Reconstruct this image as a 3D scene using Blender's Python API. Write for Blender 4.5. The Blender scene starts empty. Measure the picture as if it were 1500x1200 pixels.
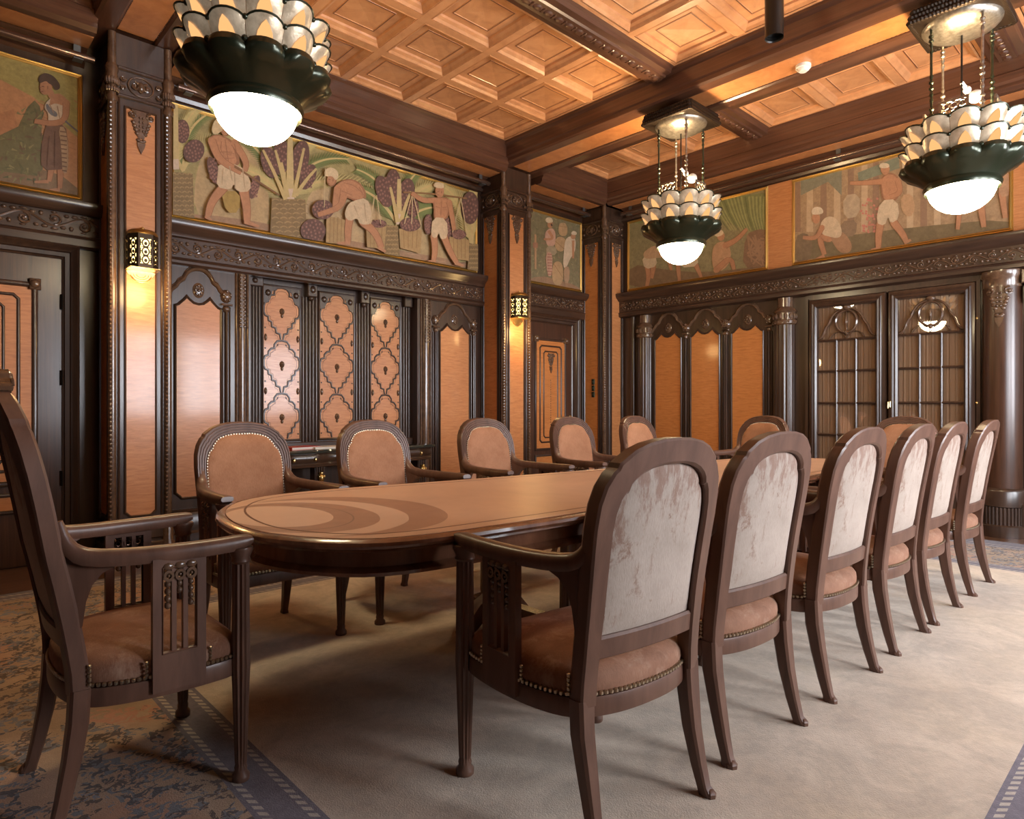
import bpy, bmesh, math, random
from math import sin, cos, pi, radians as R, sqrt, atan2, hypot
from mathutils import Vector, Matrix
random.seed(7)
scene = bpy.context.scene
COL = scene.collection
# ------------------------------------------------------------------ room measures (metres)
F, YAW, HOR, EYE = 949.6, R(46.76), 595.3, 1.15
YA, XB = 5.784, 7.151            # plane of the long left wall, plane of the back wall
YC, XD = -1.75, -1.9             # window wall and the wall behind the camera
PF = 5.40                        # front plane of the piers
ZC = 4.096                       # underside of the coffer ribs
cs, sn = cos(YAW), sin(YAW)
def pA(px, py, Y=YA):
    t = (px-750)/F; d = Y/(sn-cs*t); return d*(cs+sn*t), EYE-(py-HOR)*d/F
def pB(px, py, X=XB):
    t = (px-750)/F; d = X/(cs+sn*t); return d*(sn-cs*t), EYE-(py-HOR)*d/F
def WA(u, w, d=0.0, Y=YA): return (u, Y-d, w)
def WB(u, w, d=0.0, X=XB): return (X-d, u, w)
def atY(Y): return lambda u, w, d=0.0: (u, Y-d, w)
def atX(X): return lambda u, w, d=0.0: (X-d, u, w)
# ------------------------------------------------------------------ mesh building
ORG = {}
class MB:
    def __init__(s): s.v = []; s.f = []; s.m = []
    def add(s, vs, fs, mi=0):
        n = len(s.v); s.v += [tuple(p) for p in vs]
        s.f += [tuple(i+n for i in f) for f in fs]; s.m += [mi]*len(fs)
    def box(s, x0, x1, y0, y1, z0, z1, mi=0):
        s.add([(x0,y0,z0),(x1,y0,z0),(x1,y1,z0),(x0,y1,z0),(x0,y0,z1),(x1,y0,z1),(x1,y1,z1),(x0,y1,z1)],
              [(0,3,2,1),(4,5,6,7),(0,1,5,4),(1,2,6,5),(2,3,7,6),(3,0,4,7)], mi)
    def slab(s, mp, u0, u1, w0, w1, d0, d1, mi=0):
        s.prism(mp, [(u0,w0),(u1,w0),(u1,w1),(u0,w1)], d0, d1, mi)
    def bslab(s, mp, u0, u1, w0, w1, d0, d1, b=.008, mi=0):
        """block with a bevelled front edge"""
        n = [(u0,w0),(u1,w0),(u1,w1),(u0,w1)]; i = [(u0+b,w0+b),(u1-b,w0+b),(u1-b,w1-b),(u0+b,w1-b)]
        vs = [mp(u,w,d0) for u,w in n]+[mp(u,w,d1-b) for u,w in n]+[mp(u,w,d1) for u,w in i]
        fs = [(0,1,2,3),(8,9,10,11)]
        for k in range(4):
            j = (k+1)%4; fs += [(k,j,4+j,4+k),(4+k,4+j,8+j,8+k)]
        s.add(vs, fs, mi)
    def prism(s, mp, poly, d0, d1, mi=0):
        n = len(poly)
        vs = [mp(u,w,d0) for u,w in poly]+[mp(u,w,d1) for u,w in poly]
        fs = [tuple(range(n)), tuple(range(2*n-1,n-1,-1))]+[(i,(i+1)%n,n+(i+1)%n,n+i) for i in range(n)]
        s.add(vs, fs, mi)
    def flat(s, mp, poly, d, mi=0):
        s.add([mp(u,w,d) for u,w in poly], [tuple(range(len(poly)))], mi)
    def mould(s, mp, path, prof, closed=False, mi=0):
        """sweep an open profile of (lateral, depth) along a path in the wall plane"""
        n = len(path); P = [Vector(p) for p in path]; rows = []
        for i in range(n):
            a = P[i-1] if (i > 0 or closed) else None
            b = P[(i+1)%n] if (i < n-1 or closed) else None
            t1 = (P[i]-a).normalized() if a is not None and (P[i]-a).length > 1e-9 else None
            t2 = (b-P[i]).normalized() if b is not None and (b-P[i]).length > 1e-9 else None
            if t1 is None: t1 = t2
            if t2 is None: t2 = t1
            n1 = Vector((-t1.y, t1.x)); n2 = Vector((-t2.y, t2.x)); m = n1+n2
            m = m.normalized() if m.length > 1e-6 else n1
            k = 1/max(.5, m.dot(n1))
            rows.append([mp(P[i].x+m.x*l*k, P[i].y+m.y*l*k, d) for l, d in prof])
        c = len(prof); vs = [p for r in rows for p in r]; fs = []
        for i in range(n if closed else n-1):
            j = (i+1)%n
            fs += [(i*c+k, i*c+k+1, j*c+k+1, j*c+k) for k in range(c-1)]
        if not closed: fs += [tuple(range(c)), tuple(range((n-1)*c, n*c))]
        s.add(vs, fs, mi)
    def lathe(s, prof, n=24, c=(0,0,0), rf=None, a0=0, a1=2*pi, mi=0, cap=True):
        full = abs(a1-a0-2*pi) < 1e-6; m = n if full else n+1; vs = []
        for r, z in prof:
            for k in range(m):
                a = a0+(a1-a0)*k/n; q = r*(rf(a, z) if rf else 1)
                vs.append((c[0]+q*cos(a), c[1]+q*sin(a), c[2]+z))
        fs = []
        for i in range(len(prof)-1):
            for k in range(m if full else n):
                j = (k+1)%m
                fs.append((i*m+k, i*m+j, (i+1)*m+j, (i+1)*m+k))
        if cap:
            if prof[0][0] > 1e-5: fs.append(tuple(range(m)))
            if prof[-1][0] > 1e-5: fs.append(tuple(range((len(prof)-1)*m, len(prof)*m)))
        s.add(vs, fs, mi)
    def sweep(s, path, secs, up=(0,0,1), mi=0):
        """path of 3-D points, one cross-section [(a,b)...] each (or one shared)"""
        P = [Vector(p) for p in path]; n = len(P); up = Vector(up); rows = []
        for i in range(n):
            t = (P[min(i+1,n-1)]-P[max(i-1,0)]).normalized()
            a = t.cross(up)
            a = a.normalized() if a.length > 1e-4 else Vector((1,0,0))
            b = a.cross(t).normalized()
            sec = secs[i] if isinstance(secs[0], list) else secs
            rows.append([P[i]+a*x+b*y for x, y in sec])
        c = len(rows[0]); vs = [tuple(p) for r in rows for p in r]; fs = []
        for i in range(n-1):
            fs += [(i*c+k, i*c+(k+1)%c, (i+1)*c+(k+1)%c, (i+1)*c+k) for k in range(c)]
        fs += [tuple(range(c)), tuple(range((n-1)*c, n*c))]
        s.add(vs, fs, mi)
    def tube(s, path, r, n=8, up=(0,0,1), mi=0):
        rs = r if isinstance(r, (list,tuple)) else [r]*len(path)
        s.sweep(path, [[(q*cos(2*pi*k/n), q*sin(2*pi*k/n)) for k in range(n)] for q in rs], up, mi)
    def ball(s, c, r, n=8, m=5, sc=(1,1,1), mi=0):
        vs = [(c[0],c[1],c[2]-r*sc[2])]; fs = []
        for i in range(1, m):
            a = -pi/2+pi*i/m
            vs += [(c[0]+r*sc[0]*cos(a)*cos(2*pi*k/n), c[1]+r*sc[1]*cos(a)*sin(2*pi*k/n), c[2]+r*sc[2]*sin(a)) for k in range(n)]
        vs.append((c[0],c[1],c[2]+r*sc[2])); L = len(vs)-1
        for k in range(n):
            j = (k+1)%n; fs.append((0,1+j,1+k))
            for i in range(m-2): fs.append((1+i*n+k,1+i*n+j,1+(i+1)*n+j,1+(i+1)*n+k))
            fs.append((L,1+(m-2)*n+k,1+(m-2)*n+j))
        s.add(vs, fs, mi)
    def dome(s, mp, u, w, d, ru, rw, h, n=8, mi=0):
        """small raised boss on a wall plane"""
        vs = [mp(u,w,d+h)]; fs = []
        for q, hh in ((.55,.85),(.9,.45),(1,0)):
            vs += [mp(u+ru*q*cos(2*pi*k/n), w+rw*q*sin(2*pi*k/n), d+h*hh) for k in range(n)]
        for k in range(n):
            j = (k+1)%n; fs.append((0,1+k,1+j))
            for i in range(2): fs.append((1+i*n+k,1+(i+1)*n+k,1+(i+1)*n+j,1+i*n+j))
        s.add(vs, fs, mi)
    def build(s, name, mat, parent=None, origin=None, smooth=True, ang=35, norm=True):
        if parent is not None: org = ORG[parent.name]
        elif origin is not None: org = Vector(origin)
        else:
            xs = [p[0] for p in s.v]; ys = [p[1] for p in s.v]; zs = [p[2] for p in s.v]
            org = Vector(((min(xs)+max(xs))/2, (min(ys)+max(ys))/2, min(zs)))
        me = bpy.data.meshes.new(name)
        me.from_pydata([(p[0]-org.x, p[1]-org.y, p[2]-org.z) for p in s.v], [], s.f)
        mats = mat if isinstance(mat, (list,tuple)) else [mat]
        for m in mats: me.materials.append(m)
        if len(mats) > 1: me.polygons.foreach_set('material_index', s.m)
        if norm:
            bm = bmesh.new(); bm.from_mesh(me); bmesh.ops.recalc_face_normals(bm, faces=bm.faces); bm.to_mesh(me); bm.free()
        if smooth:
            me.polygons.foreach_set('use_smooth', [True]*len(me.polygons)); me.set_sharp_from_angle(angle=R(ang))
        me.update()
        o = bpy.data.objects.new(name, me); COL.objects.link(o)
        if parent is not None: o.parent = parent
        else: o.location = org
        ORG[o.name] = org
        return o
def thing(name, loc, label, cat, group=None, kind=None):
    o = bpy.data.objects.new(name, None); COL.objects.link(o); o.location = loc
    o.empty_display_size = .1; ORG[o.name] = Vector(loc)
    return tag(o, label, cat, group, kind)
def tag(o, label=None, cat=None, group=None, kind=None):
    if label: o['label'] = label
    if cat: o['category'] = cat
    if group: o['group'] = group
    if kind: o['kind'] = kind
    return o
def copy_tree(o, parent=None):
    c = o.copy(); COL.objects.link(c)
    if parent is not None: c.parent = parent
    for ch in list(o.children): copy_tree(ch, c)
    return c
def half_round(r, h=None, n=6):
    h = r if h is None else h
    return [(r*cos(pi*k/n), h*sin(pi*k/n)) for k in range(n+1)]
def arc(cx, cy, r, a0, a1, n=10, ry=None):
    ry = r if ry is None else ry
    return [(cx+r*cos(a0+(a1-a0)*k/n), cy+ry*sin(a0+(a1-a0)*k/n)) for k in range(n+1)]
def chaikin(pts, it=2, closed=True):
    for _ in range(it):
        q = []; n = len(pts)
        for i in range(n if closed else n-1):
            a = pts[i]; b = pts[(i+1)%n]
            q.append(tuple(x*.75+y*.25 for x, y in zip(a,b))); q.append(tuple(x*.25+y*.75 for x, y in zip(a,b)))
        if not closed: q = [pts[0]]+q+[pts[-1]]
        pts = q
    return pts
def resample(pts, n, closed=False):
    P = [Vector(p) for p in pts]
    if closed: P.append(P[0])
    L = [0]
    for a, b in zip(P, P[1:]): L.append(L[-1]+(b-a).length)
    out = []; j = 0
    m = n if closed else n-1
    for k in range(n):
        t = L[-1]*k/m
        while j < len(L)-2 and L[j+1] < t: j += 1
        s = (t-L[j])/max(1e-9, L[j+1]-L[j]); out.append(tuple(P[j].lerp(P[j+1], s)))
    return out
# ------------------------------------------------------------------ materials
MAT = {}
def base(name):
    m = bpy.data.materials.new(name); m.use_nodes = True; nt = m.node_tree; nt.nodes.clear()
    o = nt.nodes.new('ShaderNodeOutputMaterial'); p = nt.nodes.new('ShaderNodeBsdfPrincipled')
    nt.links.new(p.outputs[0], o.inputs[0]); MAT[name] = m
    return m, nt, p
def inp(nt, p, **k):
    for a, b in k.items():
        a = a.replace('_', ' ')
        if a in p.inputs: p.inputs[a].default_value = b
def mapping(nt, scale, kind='Object', rot=(0,0,0), loc=(0,0,0)):
    tc = nt.nodes.new('ShaderNodeTexCoord'); mp = nt.nodes.new('ShaderNodeMapping')
    mp.inputs['Scale'].default_value = scale; mp.inputs['Rotation'].default_value = rot; mp.inputs['Location'].default_value = loc
    nt.links.new(tc.outputs[kind], mp.inputs[0]); return mp.outputs[0]
def noise(nt, vec, scale=1, detail=4, rough=.55, dist=0):
    n = nt.nodes.new('ShaderNodeTexNoise'); n.inputs['Scale'].default_value = scale; n.inputs['Detail'].default_value = detail
    n.inputs['Roughness'].default_value = rough; n.inputs['Distortion'].default_value = dist
    nt.links.new(vec, n.inputs['Vector']); return n.outputs[0]
def ramp(nt, fac, stops, interp='LINEAR'):
    r = nt.nodes.new('ShaderNodeValToRGB'); r.color_ramp.interpolation = interp; e = r.color_ramp.elements
    while len(e) < len(stops): e.new(.5)
    for i, (pos, c) in enumerate(stops): e[i].position = pos; e[i].color = (*c, 1) if len(c) == 3 else c
    nt.links.new(fac, r.inputs[0]); return r.outputs[0]
def mix(nt, fac, a, b, mode='MIX'):
    m = nt.nodes.new('ShaderNodeMix'); m.data_type = 'RGBA'; m.blend_type = mode
    for s, v in ((0, fac), (6, a), (7, b)):
        if hasattr(v, 'is_output'): nt.links.new(v, m.inputs[s])
        else: m.inputs[s].default_value = v if s == 0 else (*v, 1)
    return m.outputs[2]
def math_(nt, op, a, b=None, c=None):
    m = nt.nodes.new('ShaderNodeMath'); m.operation = op
    for i, v in enumerate((a, b, c)):
        if v is None: continue
        if hasattr(v, 'is_output'): nt.links.new(v, m.inputs[i])
        else: m.inputs[i].default_value = v
    return m.outputs[0]
def bump(nt, p, h, strength=.2, dist=.01):
    b = nt.nodes.new('ShaderNodeBump'); b.inputs['Strength'].default_value = strength; b.inputs['Distance'].default_value = dist
    nt.links.new(h, b.inputs['Height']); nt.links.new(b.outputs[0], p.inputs['Normal'])
def wood(name, dark, light, grain=(30,30,2), rough=.3, coat=.3, cr=.12, bs=.08, contrast=(.3,.7)):
    m, nt, p = base(name)
    v = mapping(nt, grain); n = noise(nt, v, 1, 6, .6, .6)
    c = ramp(nt, n, [(contrast[0], dark), (contrast[1], light)])
    big = noise(nt, mapping(nt, (2,2,2)), 1, 3)
    c = mix(nt, .35, c, mix(nt, big, dark, light), 'MIX')
    nt.links.new(c, p.inputs['Base Color'])
    inp(nt, p, Roughness=rough, Coat_Weight=coat, Coat_Roughness=cr, IOR=1.5)
    bump(nt, p, n, bs, .004)
    return m
def veneer(name, dark, mid, light, rough=.45, coat=.38, cr=.11, fine=(8,8,60)):
    """figured maple / satinwood sheet"""
    m, nt, p = base(name)
    a = noise(nt, mapping(nt, fine), 1, 5, .6, .8); b = noise(nt, mapping(nt, (1.3,1.3,.7)), 1, 3)
    c = ramp(nt, a, [(.3, dark), (.5, mid), (.72, light)])
    c = mix(nt, math_(nt, 'MULTIPLY', b, .5), c, mid)
    spot = noise(nt, mapping(nt, (90,90,90)), 1, 2); c = mix(nt, ramp(nt, spot, [(.62,(0,0,0)),(.75,(.35,.35,.35))]), c, dark)
    nt.links.new(c, p.inputs['Base Color'])
    inp(nt, p, Roughness=rough, Coat_Weight=coat, Coat_Roughness=cr)
    bump(nt, p, b, .05, .02)
    return m
def plain(name, col, rough=.5, metal=0, **k):
    m, nt, p = base(name); inp(nt, p, Base_Color=(*col,1), Roughness=rough, Metallic=metal, **k); return m
def emit(name, col, s):
    m = bpy.data.materials.new(name); m.use_nodes = True; nt = m.node_tree; nt.nodes.clear()
    o = nt.nodes.new('ShaderNodeOutputMaterial'); e = nt.nodes.new('ShaderNodeEmission')
    e.inputs[0].default_value = (*col,1); e.inputs[1].default_value = s; nt.links.new(e.outputs[0], o.inputs[0]); MAT[name] = m
    return m
wall_wood = wood('dark_panelling', (.022,.012,.008), (.075,.038,.023), (26,26,1.6), .32, .32, .2)
wall_wood_h = wood('dark_panelling_horizontal', (.024,.013,.009), (.085,.043,.026), (1.6,1.6,30), .30, .38, .18)
red_wood = wood('ceiling_beam_wood', (.045,.018,.011), (.145,.064,.037), (1.5,1.5,40), .3, .35, .2)
red_wood_y = wood('ceiling_cross_beam_wood', (.048,.019,.011), (.15,.065,.037), (14,1.2,40), .3, .35, .2)
door_wood = wood('door_wood', (.025,.011,.007), (.10,.042,.022), (50,50,1.8), .32, .3, .22)
carved = wood('carved_wood', (.055,.028,.017), (.17,.095,.055), (20,20,20), .25, .6, .14)
maple = veneer('maple_veneer', (.40,.15,.05), (.52,.21,.075), (.62,.28,.11))
maple_deep = veneer('amber_veneer', (.38,.125,.03), (.52,.19,.05), (.6,.24,.075))
coffer = veneer('coffer_veneer', (.44,.195,.085), (.58,.275,.12), (.66,.34,.16), .38, .35, .2, (7,7,7))
coffer_rib = veneer('coffer_rib_wood', (.52,.235,.10), (.64,.31,.14), (.72,.37,.18), .3, .5, .15, (6,6,6))
coffer_line = plain('inlay_line_wood', (.16,.06,.03), .4)
chair_wood = wood('chair_wood', (.07,.033,.022), (.175,.088,.058), (16,16,3), .40, .18, .25, .06)
chair_wood.node_tree.nodes['Principled BSDF'].inputs['Specular IOR Level'].default_value = .35
table_wood = wood('table_wood', (.10,.036,.018), (.26,.11,.055), (14,14,3), .26, .6, .1)
gilt = plain('gilt', (.75,.48,.14), .32, .9)
brass = plain('brass', (.72,.52,.22), .28, 1)
nail_metal = plain('nail_metal', (.52,.44,.32), .34, 1)
pewter = None
bronze = plain('dark_green_bronze', (.035,.042,.022), .3, .6, Coat_Weight=.4, Coat_Roughness=.2)
brown_bronze = plain('brown_bronze', (.045,.03,.02), .32, .7, Coat_Weight=.3)
black = plain('black_metal', (.012,.011,.01), .35, .3)
steel = plain('grey_steel', (.16,.17,.18), .4, .7)
rod_metal = plain('brown_rod_metal', (.16,.10,.075), .25, .7, Coat_Weight=.5)
white_pl = plain('white_plastic', (.8,.78,.74), .4)
paper = plain('paper', (.72,.68,.62), .7)
red_cover = plain('red_book_cover', (.5,.05,.03), .4)
marble = plain('black_marble', (.03,.035,.03), .12, 0, Coat_Weight=.6)
plaster = plain('wall_plaster', (.55,.42,.3), .7)
dome_glass = emit('lit_opal_glass', (1,.80,.48), 34.0)
amber_glass = emit('lit_amber_glass', (1,.50,.19), .85)
lantern_glass = emit('lit_lantern_glass', (1,.68,.22), 5.0)
def _pew():
    m, nt, p = base('pewter')
    n = noise(nt, mapping(nt, (30,30,30)), 1, 5, .6); c = ramp(nt, n, [(.3,(.22,.19,.15)),(.7,(.5,.45,.38))])
    nt.links.new(c, p.inputs['Base Color']); inp(nt, p, Metallic=.85, Roughness=.33); bump(nt, p, n, .4, .006); return m
pewter = _pew()
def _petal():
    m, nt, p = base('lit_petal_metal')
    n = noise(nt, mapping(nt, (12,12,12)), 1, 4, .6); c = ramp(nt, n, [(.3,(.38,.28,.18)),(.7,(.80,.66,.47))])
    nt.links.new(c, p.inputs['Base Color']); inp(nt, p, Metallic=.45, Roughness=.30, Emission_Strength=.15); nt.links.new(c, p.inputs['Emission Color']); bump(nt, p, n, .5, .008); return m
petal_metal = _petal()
def velvet(name, dark, light, worn=None, worn_pos=(.55,.62), rough=.85):
    m, nt, p = base(name)
    a = noise(nt, mapping(nt, (5,5,5)), 1, 5, .65); b = noise(nt, mapping(nt, (240,240,60)), 1, 3)
    c = ramp(nt, a, [(.32, dark), (.66, light)])
    c = mix(nt, .25, c, ramp(nt, b, [(.35, dark), (.65, light)]))
    if worn:
        w = noise(nt, mapping(nt, (13,13,9)), 1, 8, .75, .5); low = noise(nt, mapping(nt, (3,3,2.5)), 1, 2)
        w = math_(nt, 'ADD', math_(nt, 'MULTIPLY', w, .7), math_(nt, 'MULTIPLY', low, .3))
        c = mix(nt, ramp(nt, w, [(worn_pos[0],(0,0,0)),(worn_pos[1],(1,1,1))]), c, worn)
    nt.links.new(c, p.inputs['Base Color'])
    inp(nt, p, Roughness=rough, Sheen_Weight=.5, Sheen_Roughness=.4, Sheen_Tint=(*light,1))
    bump(nt, p, b, .35, .003)
    return m
velvet_front = velvet('salmon_velvet', (.25,.10,.045), (.42,.20,.105))
velvet_seat = velvet('seat_velvet', (.15,.062,.033), (.28,.135,.078), (.36,.22,.15), (.50,.66))
velvet_back = velvet('worn_back_fabric', (.29,.23,.185), (.42,.34,.285), (.20,.115,.08), (.53,.60))
def _top_wear():
    """the pile is left dark along the head of each back and in vertical scuffs below"""
    m = velvet_back; nt = m.node_tree; p = nt.nodes['Principled BSDF']; old = p.inputs['Base Color'].links[0].from_socket
    tc = nt.nodes.new('ShaderNodeTexCoord'); sp = nt.nodes.new('ShaderNodeSeparateXYZ'); nt.links.new(tc.outputs['Object'], sp.inputs[0])
    n = noise(nt, mapping(nt, (34,34,9)), 1, 6, .75); e = math_(nt, 'MULTIPLY', math_(nt, 'SUBTRACT', sp.outputs[2], .80), 1.1)
    f = ramp(nt, math_(nt, 'ADD', n, math_(nt, 'MAXIMUM', e, 0)), [(.60,(0,0,0)),(.72,(.85,.85,.85))])
    nt.links.new(mix(nt, f, old, (.22,.125,.09)), p.inputs['Base Color'])
_top_wear()
# ------------------------------------------------------------------ floor and rug
def rug_material():
    m, nt, p = base('rug_wool')
    tc = nt.nodes.new('ShaderNodeTexCoord'); sp = nt.nodes.new('ShaderNodeSeparateXYZ'); nt.links.new(tc.outputs['Object'], sp.inputs[0])
    x, y = sp.outputs[0], sp.outputs[1]; M = lambda op, a, b=None: math_(nt, op, a, b)
    e = M('MAXIMUM', M('MAXIMUM', M('SUBTRACT', .86, x), M('SUBTRACT', x, 5.58)), M('MAXIMUM', M('SUBTRACT', .41, y), M('SUBTRACT', y, 3.93)))
    def band(a, b): return M('MULTIPLY', M('GREATER_THAN', e, a), M('LESS_THAN', e, b))
    v1 = mapping(nt, (1,1,1)); cl = noise(nt, v1, 1.6, 5, .65, .6); fine = noise(nt, v1, 30, 4, .7); stain = noise(nt, mapping(nt, (3,3,3), rot=(0,0,.5)), 1, 7, .7, 1.2)
    field = ramp(nt, cl, [(.3,(.46,.37,.285)),(.55,(.56,.465,.37)),(.75,(.62,.525,.425))])
    field = mix(nt, ramp(nt, stain, [(.42,(.55,.55,.55)),(.58,(0,0,0))]), field, (.36,.30,.24))
    L_ = lambda k: mapping(nt, (1,1,1), loc=(k,3*k,0))
    c1 = noise(nt, L_(1), 4.2, 2, .5, .8); c2 = noise(nt, L_(5), 3.3, 2, .5, .8); f1 = noise(nt, L_(9), 21, 2, .6, 1.6); f2 = noise(nt, L_(13), 34, 2, .6, 1.2); w3 = noise(nt, L_(17), 1.7, 2)
    ground = ramp(nt, w3, [(.38,(.33,.235,.155)),(.5,(.42,.30,.205)),(.62,(.42,.245,.16))])
    pat = mix(nt, M('MULTIPLY', M('GREATER_THAN', c2, .58), M('GREATER_THAN', f1, .47)), ground, (.44,.23,.155))
    pat = mix(nt, M('MULTIPLY', M('LESS_THAN', M('ABSOLUTE', M('SUBTRACT', c1, .53)), .048), M('GREATER_THAN', f1, .52)), pat, (.18,.185,.205))
    pat = mix(nt, M('MULTIPLY', M('LESS_THAN', M('ABSOLUTE', M('SUBTRACT', c1, .50)), .036), M('GREATER_THAN', f2, .53)), pat, (.095,.085,.09))
    pat = mix(nt, M('MULTIPLY', M('LESS_THAN', M('ABSOLUTE', M('SUBTRACT', c2, .44)), .03), M('GREATER_THAN', f2, .50)), pat, (.12,.085,.07))
    pat = mix(nt, M('MULTIPLY', M('GREATER_THAN', c1, .62), M('GREATER_THAN', f1, .55)), pat, (.22,.235,.27))
    dots = M('GREATER_THAN', M('FRACT', M('MULTIPLY', M('ADD', x, y), 26)), .45)
    stripe = mix(nt, fine, (.115,.10,.125), (.20,.18,.215))
    ivory = (.42,.37,.32)
    c = mix(nt, M('GREATER_THAN', e, 0.0), field, stripe)
    c = mix(nt, M('MULTIPLY', band(.015,.036), dots), c, ivory)
    c = mix(nt, M('MULTIPLY', band(.116,.137), dots), c, ivory)
    c = mix(nt, band(.152,.86), c, pat)
    c = mix(nt, M('MULTIPLY', band(.875,.90), dots), c, ivory)
    c = mix(nt, M('MULTIPLY', band(.955,.98), dots), c, ivory)
    c = mix(nt, .18, c, ramp(nt, fine, [(.3,(.2,.17,.15)),(.7,(.7,.62,.55))]), 'OVERLAY')
    nt.links.new(c, p.inputs['Base Color']); inp(nt, p, Roughness=.95, Sheen_Weight=.15, Specular_IOR_Level=.15)
    pile = noise(nt, v1, 220, 2); bump(nt, p, M('ADD', pile, M('MULTIPLY', cl, 2)), .35, .006)
    return m
def floor_material():
    m, nt, p = base('oak_floor')
    b = nt.nodes.new('ShaderNodeTexBrick'); b.inputs['Scale'].default_value = 1; b.inputs['Brick Width'].default_value = .9; b.inputs['Row Height'].default_value = .075
    b.inputs['Mortar Size'].default_value = .002; b.inputs['Color1'].default_value = (.16,.07,.035,1); b.inputs['Color2'].default_value = (.09,.04,.022,1); b.inputs['Mortar'].default_value = (.02,.01,.006,1)
    nt.links.new(mapping(nt, (1,1,1)), b.inputs[0]); g = noise(nt, mapping(nt, (3,60,1)), 1, 5)
    c = mix(nt, .5, b.outputs[0], ramp(nt, g, [(.3,(.06,.028,.014)),(.7,(.18,.085,.045))])); nt.links.new(c, p.inputs['Base Color'])
    inp(nt, p, Roughness=.3, Coat_Weight=.4, Coat_Roughness=.15); return m
b = MB(); b.box(XD-.2, XB+.3, YC-.2, YA+.4, -.1, 0)
tag(b.build('floor', floor_material(), origin=(0,0,0)), 'dark brown oak floor showing around the rug', 'floor', kind='structure')
b = MB(); b.box(-.42, 6.73, -.72, 4.96, 0.0005, .012)
tag(b.build('patterned_rug', rug_material(), origin=(0,0,0)), 'large beige wool rug with blue patterned border under the table', 'rug')
# ------------------------------------------------------------------ outer walls
RX0, RX1, RZ = 2.25, 4.04, 2.36          # recess behind the console table
b = MB(); b.box(XD-.2, XB+.3, YA+.13, YA+.35, 0, 4.4)
b.box(XD-.2, RX0, YA, YA+.13, 0, 4.4); b.box(RX1, XB+.3, YA, YA+.13, 0, 4.4); b.box(RX0, RX1, YA, YA+.13, RZ, 4.4)
wallL = tag(b.build('wall_left', wall_wood, origin=(2.6,YA,0)), 'long dark panelled wall on the left under the palm harvest mural', 'wall', kind='structure')
b = MB(); b.box(XB, XB+.3, YC-.2, YA, 0, 4.4)
wallB = tag(b.build('wall_back', wall_wood, origin=(XB,2.5,0)), 'dark panelled far wall with orange panels and glazed bookcase', 'wall', kind='structure')
b = MB(); b.box(XD-.2, XD, YC-.2, YA, 0, 4.4)
tag(b.build('wall_front', wall_wood, origin=(XD,2,0)), 'panelled wall behind the viewer', 'wall', kind='structure')
WINS = [(2.3,3.4), (3.85,4.95), (5.4,6.5)]; WZ0, WZ1 = .95, 2.5
b = MB(); xs = XD
for a, c in WINS:
    b.box(xs, a, YC-.25, YC, 0, 4.4); b.box(a, c, YC-.25, YC, 0, WZ0); b.box(a, c, YC-.25, YC, WZ1, 4.4); xs = c
b.box(xs, XB, YC-.25, YC, 0, 4.4)
wallR = tag(b.build('wall_right', wall_wood, origin=(2.6,YC,0)), 'window wall to the right of the viewer', 'wall', kind='structure')
for k, (a, c) in enumerate(WINS):
    b = MB(); y0, y1 = YC-.16, YC-.10
    for u0, u1, w0, w1 in ((a,a+.06,WZ0,WZ1),(c-.06,c,WZ0,WZ1),(a,c,WZ0,WZ0+.06),(a,c,WZ1-.06,WZ1),((a+c)/2-.03,(a+c)/2+.03,WZ0,WZ1),(a,c,2.05,2.10)):
        b.box(u0, u1, y0, y1, w0, w1)
    tag(b.build('window_%d'%(k+1), wall_wood, origin=((a+c)/2,YC,WZ0)), 'dark framed window in the window wall, %s the viewer' % ('nearest to','in the middle as seen by','farthest from')[k], 'window', kind='structure')
# ------------------------------------------------------------------ ceiling
XF = [(-1.75,.93,4), (1.575,4.877,5)]      # coffered fields along X: (start, end, count)
YF = [(3.43,5.31,3), (1.25,3.13,3), (-1.3,.95,3)]
b = MB(); b.box(XD, XB, YC, YA, 4.26, 4.4)
ceil = tag(b.build('ceiling', coffer_rib, origin=(2.6,2,4.26)), 'coffered orange wood ceiling divided by dark beams', 'ceiling', kind='structure')
def coffers(x0, x1, nx, y0, y1, ny):
    b = MB(); rib = .034; X = lambda i: x0+(x1-x0)*i/nx; Y = lambda j: y0+(y1-y0)*j/ny
    for i in range(nx+1):
        w = rib if 0 < i < nx else rib*.8
        b.box(X(i)-w, X(i)+w, y0-rib, y1+rib, ZC+.004, 4.26)
    for j in range(ny+1):
        w = rib if 0 < j < ny else rib*.8
        b.box(x0-rib, x1+rib, Y(j)-w, Y(j)+w, ZC+.005, 4.26)
    b.build('coffer_ribs', coffer_rib, ceil)
    for i in range(nx):
        for j in range(ny):
            q = MB(); a0, a1, c0, c1 = X(i)+rib, X(i+1)-rib, Y(j)+rib, Y(j+1)-rib
            rings = [(0,ZC+.008,0),(.012,ZC+.002,0),(.028,ZC+.02,0),(.05,ZC+.034,0),(.055,ZC+.050,0),(.115,ZC+.052,0),(.118,ZC+.047,1),(.126,ZC+.047,1),(.13,ZC+.052,0)]
            V = []
            for t, z, mi in rings: V.append([(a0+t,c0+t,z),(a1-t,c0+t,z),(a1-t,c1-t,z),(a0+t,c1-t,z)])
            for k in range(len(rings)-1):
                for e in range(4):
                    f = (e+1)%4; q.add([V[k][e],V[k][f],V[k+1][f],V[k+1][e]], [(0,1,2,3)], 1 if k in (6,) else 0)
            cx, cy = (a0+a1)/2, (c0+c1)/2
            for e in range(4): q.add([V[-1][e],V[-1][(e+1)%4],(cx,cy,ZC+.062)], [(0,1,2)], 0)
            q.build('coffer_panel', [coffer, coffer_line], ceil, smooth=False)
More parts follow.
